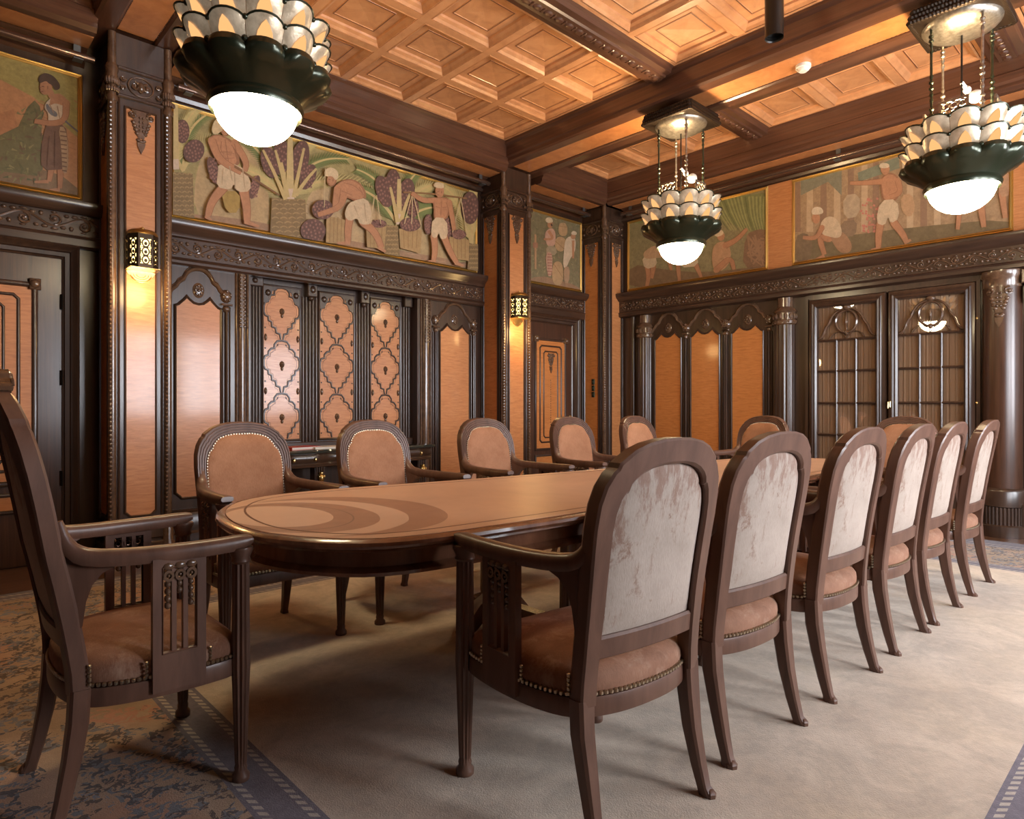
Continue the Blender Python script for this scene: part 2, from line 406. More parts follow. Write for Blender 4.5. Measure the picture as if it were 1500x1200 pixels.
for x0, x1, nx in XF:
    for y0, y1, ny in YF: coffers(x0, x1, nx, y0, y1, ny)
for y0, y1, ny in YF: coffers(5.98, 6.70, 1, y0, y1, ny)
def wavy(b, x0, x1, y, z, amp=.008, step=.03, axis=0, mi=0):
    n = int(abs(x1-x0)/step); 
    for k in range(n):
        u = x0+(k+.5)*(x1-x0)/n; c = (u, y, z) if axis == 0 else (y, u, z)
        b.ball(c, .011, 6, 3, (1.1,1.1,.5), mi)
# deep cross beams (running away from the left wall) with an orange soffit strip
def cross_beam(n, x0, x1, label):
    y0, y1 = YC, YA; zb = 3.87
    b = MB(); P = [(x0-.045,4.26),(x0-.045,4.075),(x0-.012,4.05),(x0-.012,3.935),(x0,3.92),(x0,3.885),(x0+.02,zb),(x0+.13,zb),(x0+.145,zb+.012),(x0+.15,zb+.03),
                   (x1-.15,zb+.03),(x1-.145,zb+.012),(x1-.13,zb),(x1-.02,zb),(x1,3.885),(x1,3.92),(x1+.012,3.935),(x1+.012,4.05),(x1+.045,4.075),(x1+.045,4.26)]
    b.prism(lambda u, w, d: (u, d, w), P, y0, y1)
    wavy(b, y0+.05, y1-.45, x0+.148, zb+.022, axis=1); wavy(b, y0+.05, y1-.45, x1-.148, zb+.022, axis=1)
    o = tag(b.build('trim_%d'%n, red_wood_y, origin=((x0+x1)/2,2,zb)), label, 'ceiling beam', kind='structure')
    q = MB(); q.box(x0+.155, x1-.155, y0, y1-.4, zb+.018, zb+.029); q.build('soffit_strip', maple, o)
    return o
cross_beam(1, 4.92, 5.50, 'dark ceiling beam across the room carrying the two far pendants')
cross_beam(2, .98, 1.53, 'dark ceiling beam across the room above the left lantern pilaster')
q = MB(); q.box(5.50, 5.955, YC, YA, 4.07, 4.26)
q.build('beam_margin', red_wood_y, bpy.data.objects['trim_1'])
n = 3
for yc in (3.28, 1.10):
    for x0, x1 in ((XD,.93), (1.58,4.87), (5.52,6.72)):
        b = MB(); h = .15
        P = [(yc-h,4.26),(yc-h,4.10),(yc-h+.02,4.085),(yc-h+.03,4.05),(yc-.07,4.045),(yc-.06,4.03),(yc+.06,4.03),(yc+.07,4.045),(yc+h-.03,4.05),(yc+h-.02,4.085),(yc+h,4.10),(yc+h,4.26)]
        b.prism(lambda u, w, d: (d, u, w), P, x0, x1)
        k = int((x1-x0)/.11)
        for i in range(k):     # carved run along the middle of the beam
            u = x0+(i+.5)*(x1-x0)/k
            b.ball((u,yc,4.03), .03, 8, 4, (1.5,1.1,.55)); b.ball((u+.055,yc,4.03), .014, 6, 4, (1,2.6,.7))
        tag(b.build('trim_%d'%n, red_wood, origin=((x0+x1)/2,yc,4.03)), 'shallow carved ceiling rib between coffered fields, %s, %s' % ('nearer the left wall' if yc > 2 else 'nearer the windows', {XD:'in the bay over the viewer',1.58:'in the large middle bay',5.52:'in the far narrow bay'}[x0]), 'ceiling beam', kind='structure'); n += 1
# cornices: the dark board below the coffers and the soffit over the murals
def cornice(n, mp, u0, u1, out, label, rot=False, mat=red_wood, cut=True):
    """profile drawn as (distance from wall, height)"""
    P = [(0,4.26),(out+.02,4.26),(out+.02,4.085),(out,4.07),(out,3.93),(out+.01,3.92),(out+.01,3.86),(out-.01,3.84),(out-.01,3.81),(out-.04,3.785),(out-.10,3.785),(out-.115,3.80),(.14,3.80),(.12,3.785),(.05,3.77),(.03,3.72),(0,3.70)]
    b = MB(); m = len(P)
    b.add([mp(u0,w,d) for d,w in P]+[mp(u1,w,d) for d,w in P], [tuple(range(m)),tuple(range(2*m-1,m-1,-1))]+[(i,(i+1)%m,m+(i+1)%m,m+i) for i in range(m)])
    k = int(abs(u1-u0)/.03)
    for i in range(k):
        u = u0+(i+.5)*(u1-u0)/k
        b.ball(mp(u,3.80,out-.118), .011, 6, 3, (1,1,.6)); b.ball(mp(u,3.80,.145), .011, 6, 3, (1,1,.6))
    o = tag(b.build('trim_%d'%n, mat), label, 'cornice', kind='structure')
    q = MB(); q.slab(mp, u0, u1, 3.791, 3.799, .155, out-.13); q.build('soffit_strip', maple, o)
    return o
cornice(9, WA, 1.535, 4.935, .474, 'deep dark cornice board above the palm harvest mural')
cornice(10, WA, 5.49, 6.70, .474, 'short dark cornice board above the water jar mural')
cornice(11, WA, XD, 1.0, .474, 'deep dark cornice board above the tea picker mural')
cornice(12, WB, YC, 5.33, .451, 'deep dark cornice board above the far wall murals', mat=red_wood_y)
# ------------------------------------------------------------------ murals' surround, ledge and carved frieze
def spiral(b, mp, u, w, d, r, turns=1.35, flip=1, rt=.007, a0=0, n=14):
    pts = []
    for k in range(n+1):
        t = k/n; q = r*(1-.82*t); a = a0+flip*turns*2*pi*t
        pts.append(mp(u+q*cos(a), w+q*sin(a), d))
    b.tube(pts, [rt*(1.15-.4*k/n) for k in range(n+1)], 5, up=(.3,.2,1))
    b.dome(mp, u, w, d-.003, rt*1.8, rt*1.8, rt*1.6, 6)
def scroll_band(b, mp, u0, u1, w0, w1, d):
    h = w1-w0; wc = (w0+w1)/2; step = h*1.25; n = max(1, int(round((u1-u0)/step))); step = (u1-u0)/n
    vine = []
    for k in range(n*8+1):
        u = u0+(u1-u0)*k/(n*8); vine.append(mp(u, wc+h*.27*sin(pi*(u-u0)/step), d))
    b.tube(vine, h*.06, 5, up=(.3,.2,1))
    for k in range(n):
        u = u0+(k+.5)*step; sg = 1 if k%2 == 0 else -1
        spiral(b, mp, u+.02*step, wc-sg*h*.10, d, h*.31, 1.5, -sg, h*.06, a0=sg*pi/2)
        for q, (du, dw, ru, rw) in enumerate(((-.30,.33,.09,.05),(.30,.30,.08,.05),(-.42,-.30,.06,.07),(.42,-.32,.07,.05),(.02,.41,.10,.035),(0,-.43,.08,.03))):
            b.dome(mp, u+du*step, wc+sg*dw*h, d-.004, ru*h*1.9, rw*h*2.0, .016, 6)
def entablature(n, mp, u0, u1, zlow, label, fz=(2.40,2.53), top=2.66, proj=.06):
    P = [(0,zlow),(proj*.7,zlow),(proj,zlow+.015),(proj,fz[0]-.035),(proj+.012,fz[0]-.022),(proj-.012,fz[0]-.008),(proj-.012,fz[1]+.008),(proj+.01,fz[1]+.02),(proj+.02,top-.085),(proj+.06,top-.05),(proj+.07,top-.02),(proj+.07,top),(proj+.03,top+.012),(.02,top+.03),(0,top+.03)]
    b = MB(); m = len(P)
    b.add([mp(u0,w,d) for d,w in P]+[mp(u1,w,d) for d,w in P], [tuple(range(m)),tuple(range(2*m-1,m-1,-1))]+[(i,(i+1)%m,m+(i+1)%m,m+i) for i in range(m)])
    o = tag(b.build('trim_%d'%n, wall_wood_h), label, 'frieze', kind='structure')
    q = MB(); scroll_band(q, mp, u0+.03, u1-.03, fz[0]+.004, fz[1]-.004, proj-.008)
    q.build('carved_scrollwork', carved, o, ang=60)
    return o
entablature(13, WA, 1.50, 4.94, 2.31, 'carved dark frieze below the palm harvest mural', (2.38,2.52))
entablature(14, WA, -.6, 1.11, 2.33, 'carved dark frieze below the tea picker mural', (2.43,2.58))
entablature(15, WA, 5.36, 6.75, 2.31, 'dark carved frieze below the water jar mural', (2.43,2.57))
entablature(16, WB, YC, 5.40, 2.345, 'long carved dark frieze below the far wall murals', (2.425,2.545), proj=.10)
def rail_round(n, mp, u0, u1, label):
    b = MB(); P = [(0,3.655),(.03,3.66),(.04,3.69),(.02,3.70),(0,3.70)]; m = len(P)
    b.add([mp(u0,w,d) for d,w in P]+[mp(u1,w,d) for d,w in P], [tuple(range(m)),tuple(range(2*m-1,m-1,-1))]+[(i,(i+1)%m,m+(i+1)%m,m+i) for i in range(m)])
    tag(b.build('trim_%d'%n, wall_wood_h), label, 'moulding', kind='structure')
rail_round(17, WA, 1.5, 4.94, 'thin dark moulding over the palm harvest mural')
rail_round(18, WB, YC, 5.4, 'thin dark moulding over the far wall murals')
# skirting
def skirting(name, mp, u0, u1, label, h=.30, d=.05):
    b = MB(); P = [(0,0),(d+.02,0),(d+.02,.10),(d,.12),(d,h-.05),(d-.012,h-.03),(d-.005,h-.015),(.01,h),(0,h)]; m = len(P)
    b.add([mp(u0,w,q) for q,w in P]+[mp(u1,w,q) for q,w in P], [tuple(range(m)),tuple(range(2*m-1,m-1,-1))]+[(i,(i+1)%m,m+(i+1)%m,m+i) for i in range(m)])
    tag(b.build(name, wall_wood_h), label, 'skirting board', kind='structure')
skirting('baseboard_left', WA, 1.50, RX0, 'dark skirting below the arched panel left of the console')
skirting('baseboard_left', WA, RX1, 4.94, 'dark skirting below the arched panel right of the console')
skirting('baseboard_back', WB, 2.98, 5.40, 'dark skirting below the three orange panels of the far wall')
# ------------------------------------------------------------------ veneer panels with scalloped heads
def scallop_poly(uc, hw, zb, zt, notch=.05):
    """zt = height of the two peaks"""
    up = [(-hw,zt-.085),(-hw*.86,zt-.075),(-hw*.62,zt-.03),(-hw*.5,zt),(-hw*.38,zt-.025),(-hw*.2,zt-.052),(0,zt-.06),(hw*.2,zt-.052),(hw*.38,zt-.025),(hw*.5,zt),(hw*.62,zt-.03),(hw*.86,zt-.075),(hw,zt-.085)]
    lo = [(hw,zb+notch),(hw-.012,zb+notch-.01),(hw-.035,zb+.02),(hw-notch,zb)] if notch else [(hw,zb)]
    lo2 = [(-u,w) for u, w in lo][::-1]
    return [(uc+u,w) for u, w in up+lo+lo2]
def arch_panel(wall, mp, uc, hw, zb, zt, mat=maple, arch=True, aw=None, caps=(True,True)):
    b = MB(); poly = scallop_poly(uc, hw, zb, zt); b.prism(mp, poly, .0, .008); b.build('veneer_panel', mat, wall, smooth=False)
    q = MB(); q.mould(mp, poly, [(-.014,.0),(-.012,.016),(-.004,.022),(.004,.016),(.008,.008)][::-1], closed=True)
    q.build('panel_bead', wall_wood, wall)
    if arch:
        aw = aw or hw+.07; a = MB()
        path = [(uc-aw,zt+.0),(uc-aw*.95,zt+.035)]+[(uc-aw*.78,zt+.07),(uc-aw*.70,zt+.105)]+arc(uc, zt+.085, aw*.56, pi*.9, pi*.1, 12, .15)+[(uc+aw*.70,zt+.105),(uc+aw*.78,zt+.07),(uc+aw*.95,zt+.035),(uc+aw,zt)]
        a.mould(mp, path, half_round(.018, .028)); a.mould(mp, [(u+(u-uc)*.0, w+.028) for u, w in path], half_round(.006, .012))
        a.build('arch_moulding', carved, wall)
        r = MB(); r.dome(mp, uc, zt+.055, .0, .048, .065, .012, 16)
        for k in range(8): r.dome(mp, uc+.027*cos(k*pi/4), zt+.055+.038*sin(k*pi/4), .010, .011, .013, .014, 6)
        r.dome(mp, uc, zt+.055, .012, .012, .015, .016, 8); r.build('carved_rosette', carved, wall)
        for sg, on in ((-1,caps[0]),(1,caps[1])):
            if not on: continue
            c = MB(); u = uc+sg*(aw+.0)
            c.dome(mp, u, zt+.03, 0, .05, .06, .04, 10)
            for k in range(5): c.dome(mp, u+.03*cos(k*1.26+.3), zt+.03+.04*sin(k*1.26+.3), .025, .014, .016, .02, 6)
            c.bslab(mp, u-.045, u+.045, zt-.055, zt-.035, 0, .04); c.dome(mp, u, zt-.08, 0, .03, .035, .035, 8)
            c.build('carved_capital', carved, wall)
            s = MB(); s.mould(mp, [(u,zb-.02),(u,zt-.10)], half_round(.014, .026)); s.mould(mp, [(u+.03,zb-.02),(u+.03,zt-.06)], half_round(.008, .014)); s.mould(mp, [(u-.03,zb-.02),(u-.03,zt-.10)], half_round(.008, .014))
            s.build('slim_shaft', wall_wood, wall)
arch_panel(wallL, WA, 1.815, .185, .385, 2.07, aw=.225, caps=(False,True))
arch_panel(wallL, WA, 4.545, .215, .385, 2.07, aw=.27)
for yc in (4.68, 4.155, 3.61):
    arch_panel(wallB, WB, yc, .198, .36, 2.10, mat=maple_deep, aw=.262, caps=(True, yc < 3.8))
# fluted shafts and colonettes beside the recess
def reeds(b, mp, u0, u1, w0, w1, n, h=.5):
    s = (u1-u0)/n
    for k in range(n): b.mould(mp, [(u0+(k+.5)*s,w0),(u0+(k+.5)*s,w1)], half_round(s*.46, s*h))
def colonette(wall, mp, u, label=None, r=.045, z1=2.31):
    b = MB(); b.mould(mp, [(u,.3),(u,z1)], half_round(r, r*.9, 10)); b.mould(mp, [(u-r-.016,.3),(u-r-.016,z1)], half_round(.012,.02)); b.mould(mp, [(u+r+.016,.3),(u+r+.016,z1)], half_round(.012,.02))
    for k in range(14):
        for d in (-.02, .015): b.dome(mp, u+d, z1-.03-k*.033, r*.75, .014, .015, .016, 6)
    b.build('beaded_colonette', carved, wall)
colonette(wallL, WA, 2.175, r=.032); colonette(wallL, WA, 4.145, r=.045)
PR = atY(YA+.13)
b = MB(); reeds(b, PR, RX0+.005, 2.395, .3, 2.24, 5); b.bslab(PR, RX0+.005, 2.40, 2.24, RZ, 0, .06); b.dome(PR, 2.32, 2.29, .05, .03, .03, .03, 8); b.build('reeded_shaft', wall_wood, wallL)
for u0, u1 in ((2.785,2.955),(3.36,3.525)):
    b = MB(); reeds(b, PR, u0, u1, .3, 2.20, 5); b.bslab(PR, (u0+u1)/2-.05, (u0+u1)/2+.05, 2.20, RZ, 0, .075); b.dome(PR, (u0+u1)/2, 2.27, .06, .035, .045, .03, 8)
    b.dome(PR, (u0+u1)/2, 2.19, .03, .03, .03, .03, 8); b.build('reeded_shaft', wall_wood, wallL)
b = MB(); reeds(b, PR, 3.90, RX1-.01, .3, 2.22, 4); b.bslab(PR, 3.93, 4.03, 2.22, RZ, 0, .06); b.build('reeded_shaft', wall_wood, wallL)
# lattice panels: stacked stepped quatrefoils on veneer
QF = [(0,.235),(.05,.228),(.078,.195),(.08,.162),(.112,.155),(.138,.128),(.14,.095),(.172,.085),(.186,.05),(.186,-.005),(.172,-.035),(.142,-.045),(.138,-.08),(.108,-.092),(.104,-.135),(.068,-.145),(.058,-.19),(.022,-.20),(.013,-.25)]
def lattice(u0, u1, z0, z1):
    mp = PR; uc = (u0+u1)/2; sx = (u1-u0)/.372*.94
    b = MB(); b.slab(mp, u0, u1, z0, z1, 0, .008); b.build('veneer_panel', maple, wallL, smooth=False)
    f = MB(); f.mould(mp, [(u0,z0),(u1,z0),(u1,z1),(u0,z1)], half_round(.012,.02), closed=True)
    f.prism(mp, [(u0,z1),(u0,z1-.16),(u0+.03,z1-.17),(u0+.07,z1-.13),(uc-.09,z1-.05),(uc,z1-.0),(uc+.09,z1-.05),(u1-.07,z1-.13),(u1-.03,z1-.17),(u1,z1-.16),(u1,z1)], .008, .014)
    for dz in (0,):
        for sg in (-1,1): f.dome(mp, uc+sg*(u1-u0)*.37, z1-.07, .014, .028, .032, .02, 8)
    f.build('lattice_frame', wall_wood, wallL)
    l = MB(); g = MB()
    for k in range(3):
        zc = z1-.245-k*.495
        for sg in (-1,1):
            P = [(uc+sg*u*sx, zc+w) for u, w in QF]; P = [p for p in P if p[1] > z0+.01]
            l.mould(mp, P, half_round(.0115,.016,5))
            P2 = [(uc+sg*max(0,u*.84)*sx, zc+w*.86) for u, w in QF[:-2]]; P2 = [p for p in P2 if p[1] > z0+.01]
            l.mould(mp, P2, half_round(.0055,.009,4))
            # outer half cells along the sides
            zz = zc-.2475
            for u, w in ((.172,.10),(.172,-.09),(.045,.055),(.045,-.055)):
                if zz+w > z0+.02: l.dome(mp, uc+sg*u*sx, zz+w, .008, .008, .008, .01, 6)
            P3 = [(uc+sg*(.186-u*.80)*sx, zz-w*.82) for u, w in QF[:-2]]; P3 = [p for p in P3 if z0+.01 < p[1] < z1-.16]
            if len(P3) > 2: l.mould(mp, P3, half_round(.0055,.009,4))
            if zz > z0+.03: g.dome(mp, uc+sg*.168*sx, zz+.01, .008, .014, .034, .02, 8)
        g.dome(mp, uc, zc+.012, .008, .025, .033, .024, 8); g.dome(mp, uc, zc-.028, .008, .014, .022, .018, 6); g.dome(mp, uc, zc+.016, .028, .011, .014, .012, 6)
    l.build('quatrefoil_lattice', wall_wood, wallL); g.build('carved_boss', carved, wallL)
lattice(2.41, 2.775, .83, 2.27); lattice(2.965, 3.35, .83, 2.27); lattice(3.535, 3.90, .83, 2.27)
# rail under the lattices
b = MB(); b.bslab(PR, RX0, RX1, .74, .81, 0, .05); b.build('recess_rail', wall_wood_h, wallL)
# ------------------------------------------------------------------ piers
def drop_ornament(b, mp, u, w, s=1.0, d=.01):
    for sg in (-1,1):
        spiral(b, mp, u+sg*.062*s, w-.035*s, d+.008, .032*s, 1.2, sg, .008*s, a0=pi/2)
        for k in range(4): b.dome(mp, u+sg*(.05-.008*k)*s, w-(.09+.025*k)*s, d, .018*s, .016*s, .014, 6)
        b.dome(mp, u+sg*.018*s, w-.215*s, d, .018*s, .014*s, .012, 6)
    b.prism(mp, [(u-.05*s,w),(u+.05*s,w),(u+.05*s,w-.10*s),(u+.02*s,w-.20*s),(u-.02*s,w-.20*s),(u-.05*s,w-.10*s)], d-.008, d+.008)
    for k in range(4):
        for sg in (-1,1): b.dome(mp, u+sg*.011*s, w-(.05+.032*k)*s, d+.006, .008*s, .012*s, .012, 6)
    P = [(u-.028*s,w-.235*s),(u+.028*s,w-.235*s),(u+.02*s,w-.27*s),(u,w-.315*s),(u-.02*s,w-.27*s)]
    b.prism(mp, P, d-.008, d+.012); b.dome(mp, u, w-.225*s, d, .03*s, .012*s, .016, 8)
def pier_face(o, mp, u0, u1, zt, lo=.34, hi=3.34, orn=True, cap=True, mat=maple):
    """recessed-looking veneer strip framed by stiles on one face of a pier"""
    uc = (u0+u1)/2; w = u1-u0; st = .055 if w > .3 else .05
    a0, a1 = u0+st, u1-st; nn = .03
    poly = [(a0,lo+nn),(a0+.008,lo+nn-.004),(a0+nn*.9,lo+.006),(a0+nn*1.3,lo),(a1-nn*1.3,lo),(a1-nn*.9,lo+.006),(a1-.008,lo+nn-.004),(a1,lo+nn),(a1,hi),(a0,hi)]
    b = MB(); b.prism(mp, poly, 0, .006); b.build('veneer_strip', mat, o, smooth=False)
    q = MB(); q.mould(mp, poly, [(-.01,0),(-.008,.013),(0,.016),(.006,.006)][::-1], closed=True)
    q.mould(mp, [(u0+.012,.3),(u0+.012,3.42)], half_round(.009,.012)); q.mould(mp, [(u1-.012,.3),(u1-.012,3.42)], half_round(.009,.012))
    q.bslab(mp, u0, u1, 3.40, 3.43, 0, .02); q.bslab(mp, u0, u1, 3.60, 3.63, 0, .02); q.bslab(mp, u0-.0, u1+.0, 0, .14, 0, .03); q.bslab(mp, u0, u1, .16, .28, 0, .015)
    q.build('stile_moulding', wall_wood, o)
    c = MB()
    if orn: drop_ornament(c, mp, uc, hi-.005, min(1, (a1-a0)/.2)); c.build('carved_drop', carved, o, ang=60); c = MB()
    if cap:
        for sg in (-1,1):
            spiral(c, mp, uc+sg*w*.13, 3.515, .012, w*.10, 1.3, sg, .008, a0=pi/2)
            spiral(c, mp, uc+sg*w*.38, 3.545, .012, w*.07, 1.2, sg, .006); spiral(c, mp, uc+sg*w*.38, 3.475, .012, w*.06, 1.2, -sg, .006)
        c.mould(mp, [(uc+w*.27*cos(t*pi/8), 3.515+.07*sin(t*pi/8)) for t in range(16)], half_round(.007,.012), closed=True)
        c.dome(mp, uc, 3.515, 0, .03, .045, .03, 8)
    c.build('carved_capital', carved, o, ang=60)
def beaded_post(o, x, y, z0=.28, z1=3.86):
    b = MB(); b.lathe([(.028,z0),(.028,z1)], 12, (x,y,0)); b.lathe([(.036,3.50),(.043,3.53),(.036,3.56),(.045,3.60),(.033,3.63)], 12, (x,y,0)); b.lathe([(.035,3.36),(.04,3.38),(.035,3.40)], 12, (x,y,0))
    b.lathe([(.05,0),(.05,.12),(.04,.14),(.04,.26),(.03,z0)], 12, (x,y,0))
    b.build('corner_post', carved, o)
    q = MB(); n = int((3.36-z0)/.032)
    for k in range(n): q.ball((x-.0143,y-.0247,z0+.02+k*.032), .0125, 6, 4, (1,1,1.1))
    q.build('bead_string', carved, o); q = MB()
    for k in range(6):
        a = -2.6+k*.4; q.ball((x+.04*cos(a),y+.04*sin(a),3.50), .016, 6, 4, (1,1,1.8)); q.ball((x+.042*cos(a),y+.042*sin(a),3.44), .012, 6, 4, (1,1,1.6))
    q.build('capital_leaves', carved, o)
def pier(name, x0, x1, z1, label, sideface=True, corner=False, group=None):
    b = MB(); b.box(x0, x1, PF, YA, 0, z1)
    o = tag(b.build(name, wall_wood, origin=((x0+x1)/2,(PF+YA)/2,0)), label, 'pilaster')
    if corner: pier_face(o, atY(PF), 6.84, 7.15, z1)
    else: pier_face(o, atY(PF), x0+.03, x1-.03, z1)
    if sideface: pier_face(o, atX(x0), PF+.04, YA-.0, z1, mat=maple_deep)
    beaded_post(o, x0, PF)
    if not corner: beaded_post(o, x1, PF)
    return o
pier('pilaster', 1.105, 1.475, 3.865, 'broad dark pilaster with orange veneer strip left of the arched panel')
pier('pilaster', 4.945, 5.345, 3.865, 'dark pilaster with orange strips between palm mural and far small door')
pier('corner_pilaster', 6.75, XB, 3.80, 'dark pilaster filling the corner between the two walls', corner=True)
# ------------------------------------------------------------------ far wall columns
def fluted_column(x, y, r, z1, label, n=14, group=None):
    o = thing('fluted_column', (x,y,0), label, 'column', group)
    b = MB(); fl = lambda a, z: 1-.09*abs(cos(a*n/2))**2.2
    b.lathe([(r,.34),(r,z1-.30)], n*6, (x,y,0), rf=fl, cap=False); b.build('shaft', wall_wood, o, ang=50)
    b = MB(); b.lathe([(r*1.35,0),(r*1.35,.10),(r*1.2,.13),(r*1.25,.18),(r*1.1,.22),(r*1.12,.30),(r*1.0,.345)], 28, (x,y,0)); b.build('column_base', wall_wood, o)
    b = MB(); b.lathe([(r*1.0,z1-.30),(r*1.18,z1-.285),(r*1.18,z1-.255),(r*1.05,z1-.24),(r*1.05,z1-.17),(r*1.25,z1-.15),(r*1.0,z1-.12),(r*.78,z1-.10),(r*.78,z1)], 28, (x,y,0))
    for k in range(14):
        a = 2*pi*k/14; b.ball((x+r*1.1*cos(a), y+r*1.1*sin(a), z1-.205), .020, 6, 4, (1,1,1.7)); b.ball((x+r*1.16*cos(a+.22), y+r*1.16*sin(a+.22), z1-.265), .013, 6, 4)
    b.build('capital', carved, o); return o
fluted_column(XB-.02, 5.02, .095, 2.345, 'fluted dark column on the far wall beside the corner pilaster')
fluted_column(XB-.02, 3.16, .105, 2.345, 'fluted dark column between the orange panels and the glazed bookcase')
b = MB(); b.lathe([(.035,.0),(.035,2.345)], 12, (XB-.01,5.22,0)); tag(b.build('slender_shaft', wall_wood), 'slender plain shaft between corner pilaster and first fluted column', 'shaft')
o = thing('round_column', (XB,1.215,0), 'thick smooth half-round column with carved drop right of the glazed bookcase', 'column')
b = MB(); b.lathe([(.145,.42),(.145,2.345)], 40, (XB,1.215,0)); b.build('shaft', door_wood, o)
b = MB(); b.lathe([(.19,0),(.19,.10),(.165,.115),(.165,.26)], 40, (XB,1.215,0)); b.lathe([(.175,.27),(.175,.40),(.165,.42),(.15,.43)], 40, (XB,1.215,0)); b.build('column_base', wall_wood, o)
b = MB()
for k in range(20):
    a = pi/2+pi*k/19; b.lathe([(.012,.11),(.012,.265)], 6, (XB+.165*cos(a),1.215+.165*sin(a),0))
b.build('reeded_base_band', wall_wood, o)
b = MB(); b.lathe([(.165,2.345),(.165,2.30),(.15,2.28),(.15,2.20)][::-1], 40, (XB,1.215,0))
def cylmp(u, w, d=0): a = pi-(u)/.147; return (XB+(.147+d)*cos(a), 1.215+(.147+d)*sin(a), w)
drop_ornament(b, lambda u,w,d=0: cylmp(-u,w,d), 0, 2.20, 1.15, .0); b.build('carved_ornament', carved, o, ang=60)
o = thing('reeded_pilaster', (XB,.93,0), 'dark reeded pilaster with carved capital at the right edge of the far wall', 'pilaster')
b = MB(); reeds(b, WB, .80, 1.05, .3, 2.05, 5, .4); b.bslab(WB, .78, 1.07, 0, .3, 0, .09); b.build('shaft', wall_wood, o)
b = MB(); b.bslab(WB, .80, 1.05, 2.05, 2.30, 0, .07); b.bslab(WB, .78, 1.07, 2.22, 2.34, 0, .1)
for k in range(5): b.dome(WB, .82+k*.052, 2.14, .07, .022, .06, .03, 8)
b.build('capital', carved, o)
# ------------------------------------------------------------------ glazed bookcase
def glass_mat():
    m = bpy.data.materials.new('pane_glass'); m.use_nodes = True; nt = m.node_tree; nt.nodes.clear()
    o = nt.nodes.new('ShaderNodeOutputMaterial'); t = nt.nodes.new('ShaderNodeBsdfTransparent'); g = nt.nodes.new('ShaderNodeBsdfGlossy'); g.inputs['Roughness'].default_value = .02
    f = nt.nodes.new('ShaderNodeValue'); f.outputs[0].default_value = .16; x = nt.nodes.new('ShaderNodeMixShader')
    nt.links.new(f.outputs[0], x.inputs[0]); nt.links.new(t.outputs[0], x.inputs[1]); nt.links.new(g.outputs[0], x.inputs[2]); nt.links.new(x.outputs[0], o.inputs[0]); return m
glass = glass_mat()
def curtain_mat():
    m, nt, p = base('brown_curtain'); n = noise(nt, mapping(nt, (60,60,1.2)), 1, 3)
    c = ramp(nt, n, [(.3,(.29,.17,.10)),(.7,(.38,.23,.135))]); nt.links.new(c, p.inputs['Base Color']); inp(nt, p, Roughness=.8); return m
curtain = curtain_mat()
bc = thing('glazed_bookcase', (XB,2.14,0), 'tall built-in bookcase with two glazed doors and brown curtains behind', 'bookcase')
BY0, BY1 = 1.37, 2.93
b = MB(); b.box(XB-.05, XB-.0, BY0, BY1, 0, .36); b.box(XB-.03, XB, BY0, BY1, 2.28, 2.345)
for y0, y1 in ((BY0,BY0+.03),(BY1-.03,BY1)): b.box(XB-.05, XB, y0, y1, .36, 2.30)
b.build('carcass', wall_wood, bc)
for nm, y0, y1 in (('right',1.40,2.13),('left',2.14,2.90)):
    z0, z1 = .38, 2.29; st = .095; mid = (y0+y1)/2
    d = MB(); prof = [(.047,.0),(.047,.055),(.03,.07),(.015,.062),(0,.07),(-.02,.055),(-.035,.05),(-.047,.03),(-.047,0)]
    path = [(y0+.047,z0+.047),(y1-.047,z0+.047),(y1-.047,z1-.047),(y0+.047,z1-.047)]
    d.mould(WB, path, prof, closed=True)
    dr = d.build('door', wall_wood, bc); dr['label'] = 'glazed door on the %s' % nm
    g0, g1, h0, h1 = y0+st, y1-st, z0+st, z1-st
    c = MB(); N = 70; V = []
    for k in range(N+1):
        u = g0-.01+(g1-g0+.02)*k/N; dd = .005+.0022*sin(k*2.1)+.0018*sin(k*1.3+1); V += [WB(u,h0-.01,dd), WB(u,h1+.01,dd)]
    c.add(V, [(2*k,2*k+1,2*k+3,2*k+2) for k in range(N)]); c.build('curtain', curtain, dr)
    gl = MB(); gl.slab(WB, g0-.01, g1+.01, h0-.01, h1+.01, .020, .023); gl.build('glass_pane', glass, dr, smooth=False)
    m = MB(); zr = [1.845,1.52,1.185,.855]
    for z in zr: m.mould(WB, [(g0,z),(g1,z)], [(.011,.015),(.011,.032),(0,.04),(-.011,.032),(-.011,.015)])
    for q in (1,2): u = g0+(g1-g0)*q/3; m.mould(WB, [(u,h0),(u,zr[0])], [(.010,.015),(.010,.032),(0,.04),(-.010,.032),(-.010,.015)])
    m.build('glazing_bars', wall_wood, dr)
    t = MB(); hp = [(.011,.02),(.010,.035),(0,.046),(-.010,.035),(-.011,.02)]; W = (g1-g0)/2; zb = zr[0]; H = h1-zb
    for sg in (-1,1):
        P = [(mid+sg*W*.98,zb+.02),(mid+sg*W*.82,zb+H*.12),(mid+sg*W*.72,zb+H*.38),(mid+sg*W*.60,zb+H*.50),(mid+sg*W*.52,zb+H*.68),(mid+sg*W*.34,zb+H*.85),(mid,zb+H*.93)]
        t.mould(WB, chaikin(P,2,False), hp)
        t.mould(WB, arc(mid+sg*W*.30, zb-.01, W*.30, 0 if sg<0 else pi, pi if sg<0 else 0, 8, H*.26)[:9], half_round(.006,.03))
    t.mould(WB, arc(mid, zb+H*.53, W*.36, 0, 2*pi, 24, H*.33)[:-1], hp, closed=True)
    t.mould(WB, [(mid,zb+H*.22),(mid,zb+H*.9)], half_round(.005,.03)); t.dome(WB, mid, zb+H*.95, .025, .045, .03, .035, 10); t.dome(WB, mid, zb+H*.2, .025, .02, .03, .02, 8); t.dome(WB, mid, zb+H*.55, .03, .012, .05, .02, 8)
    t.build('arched_tracery', carved, dr)
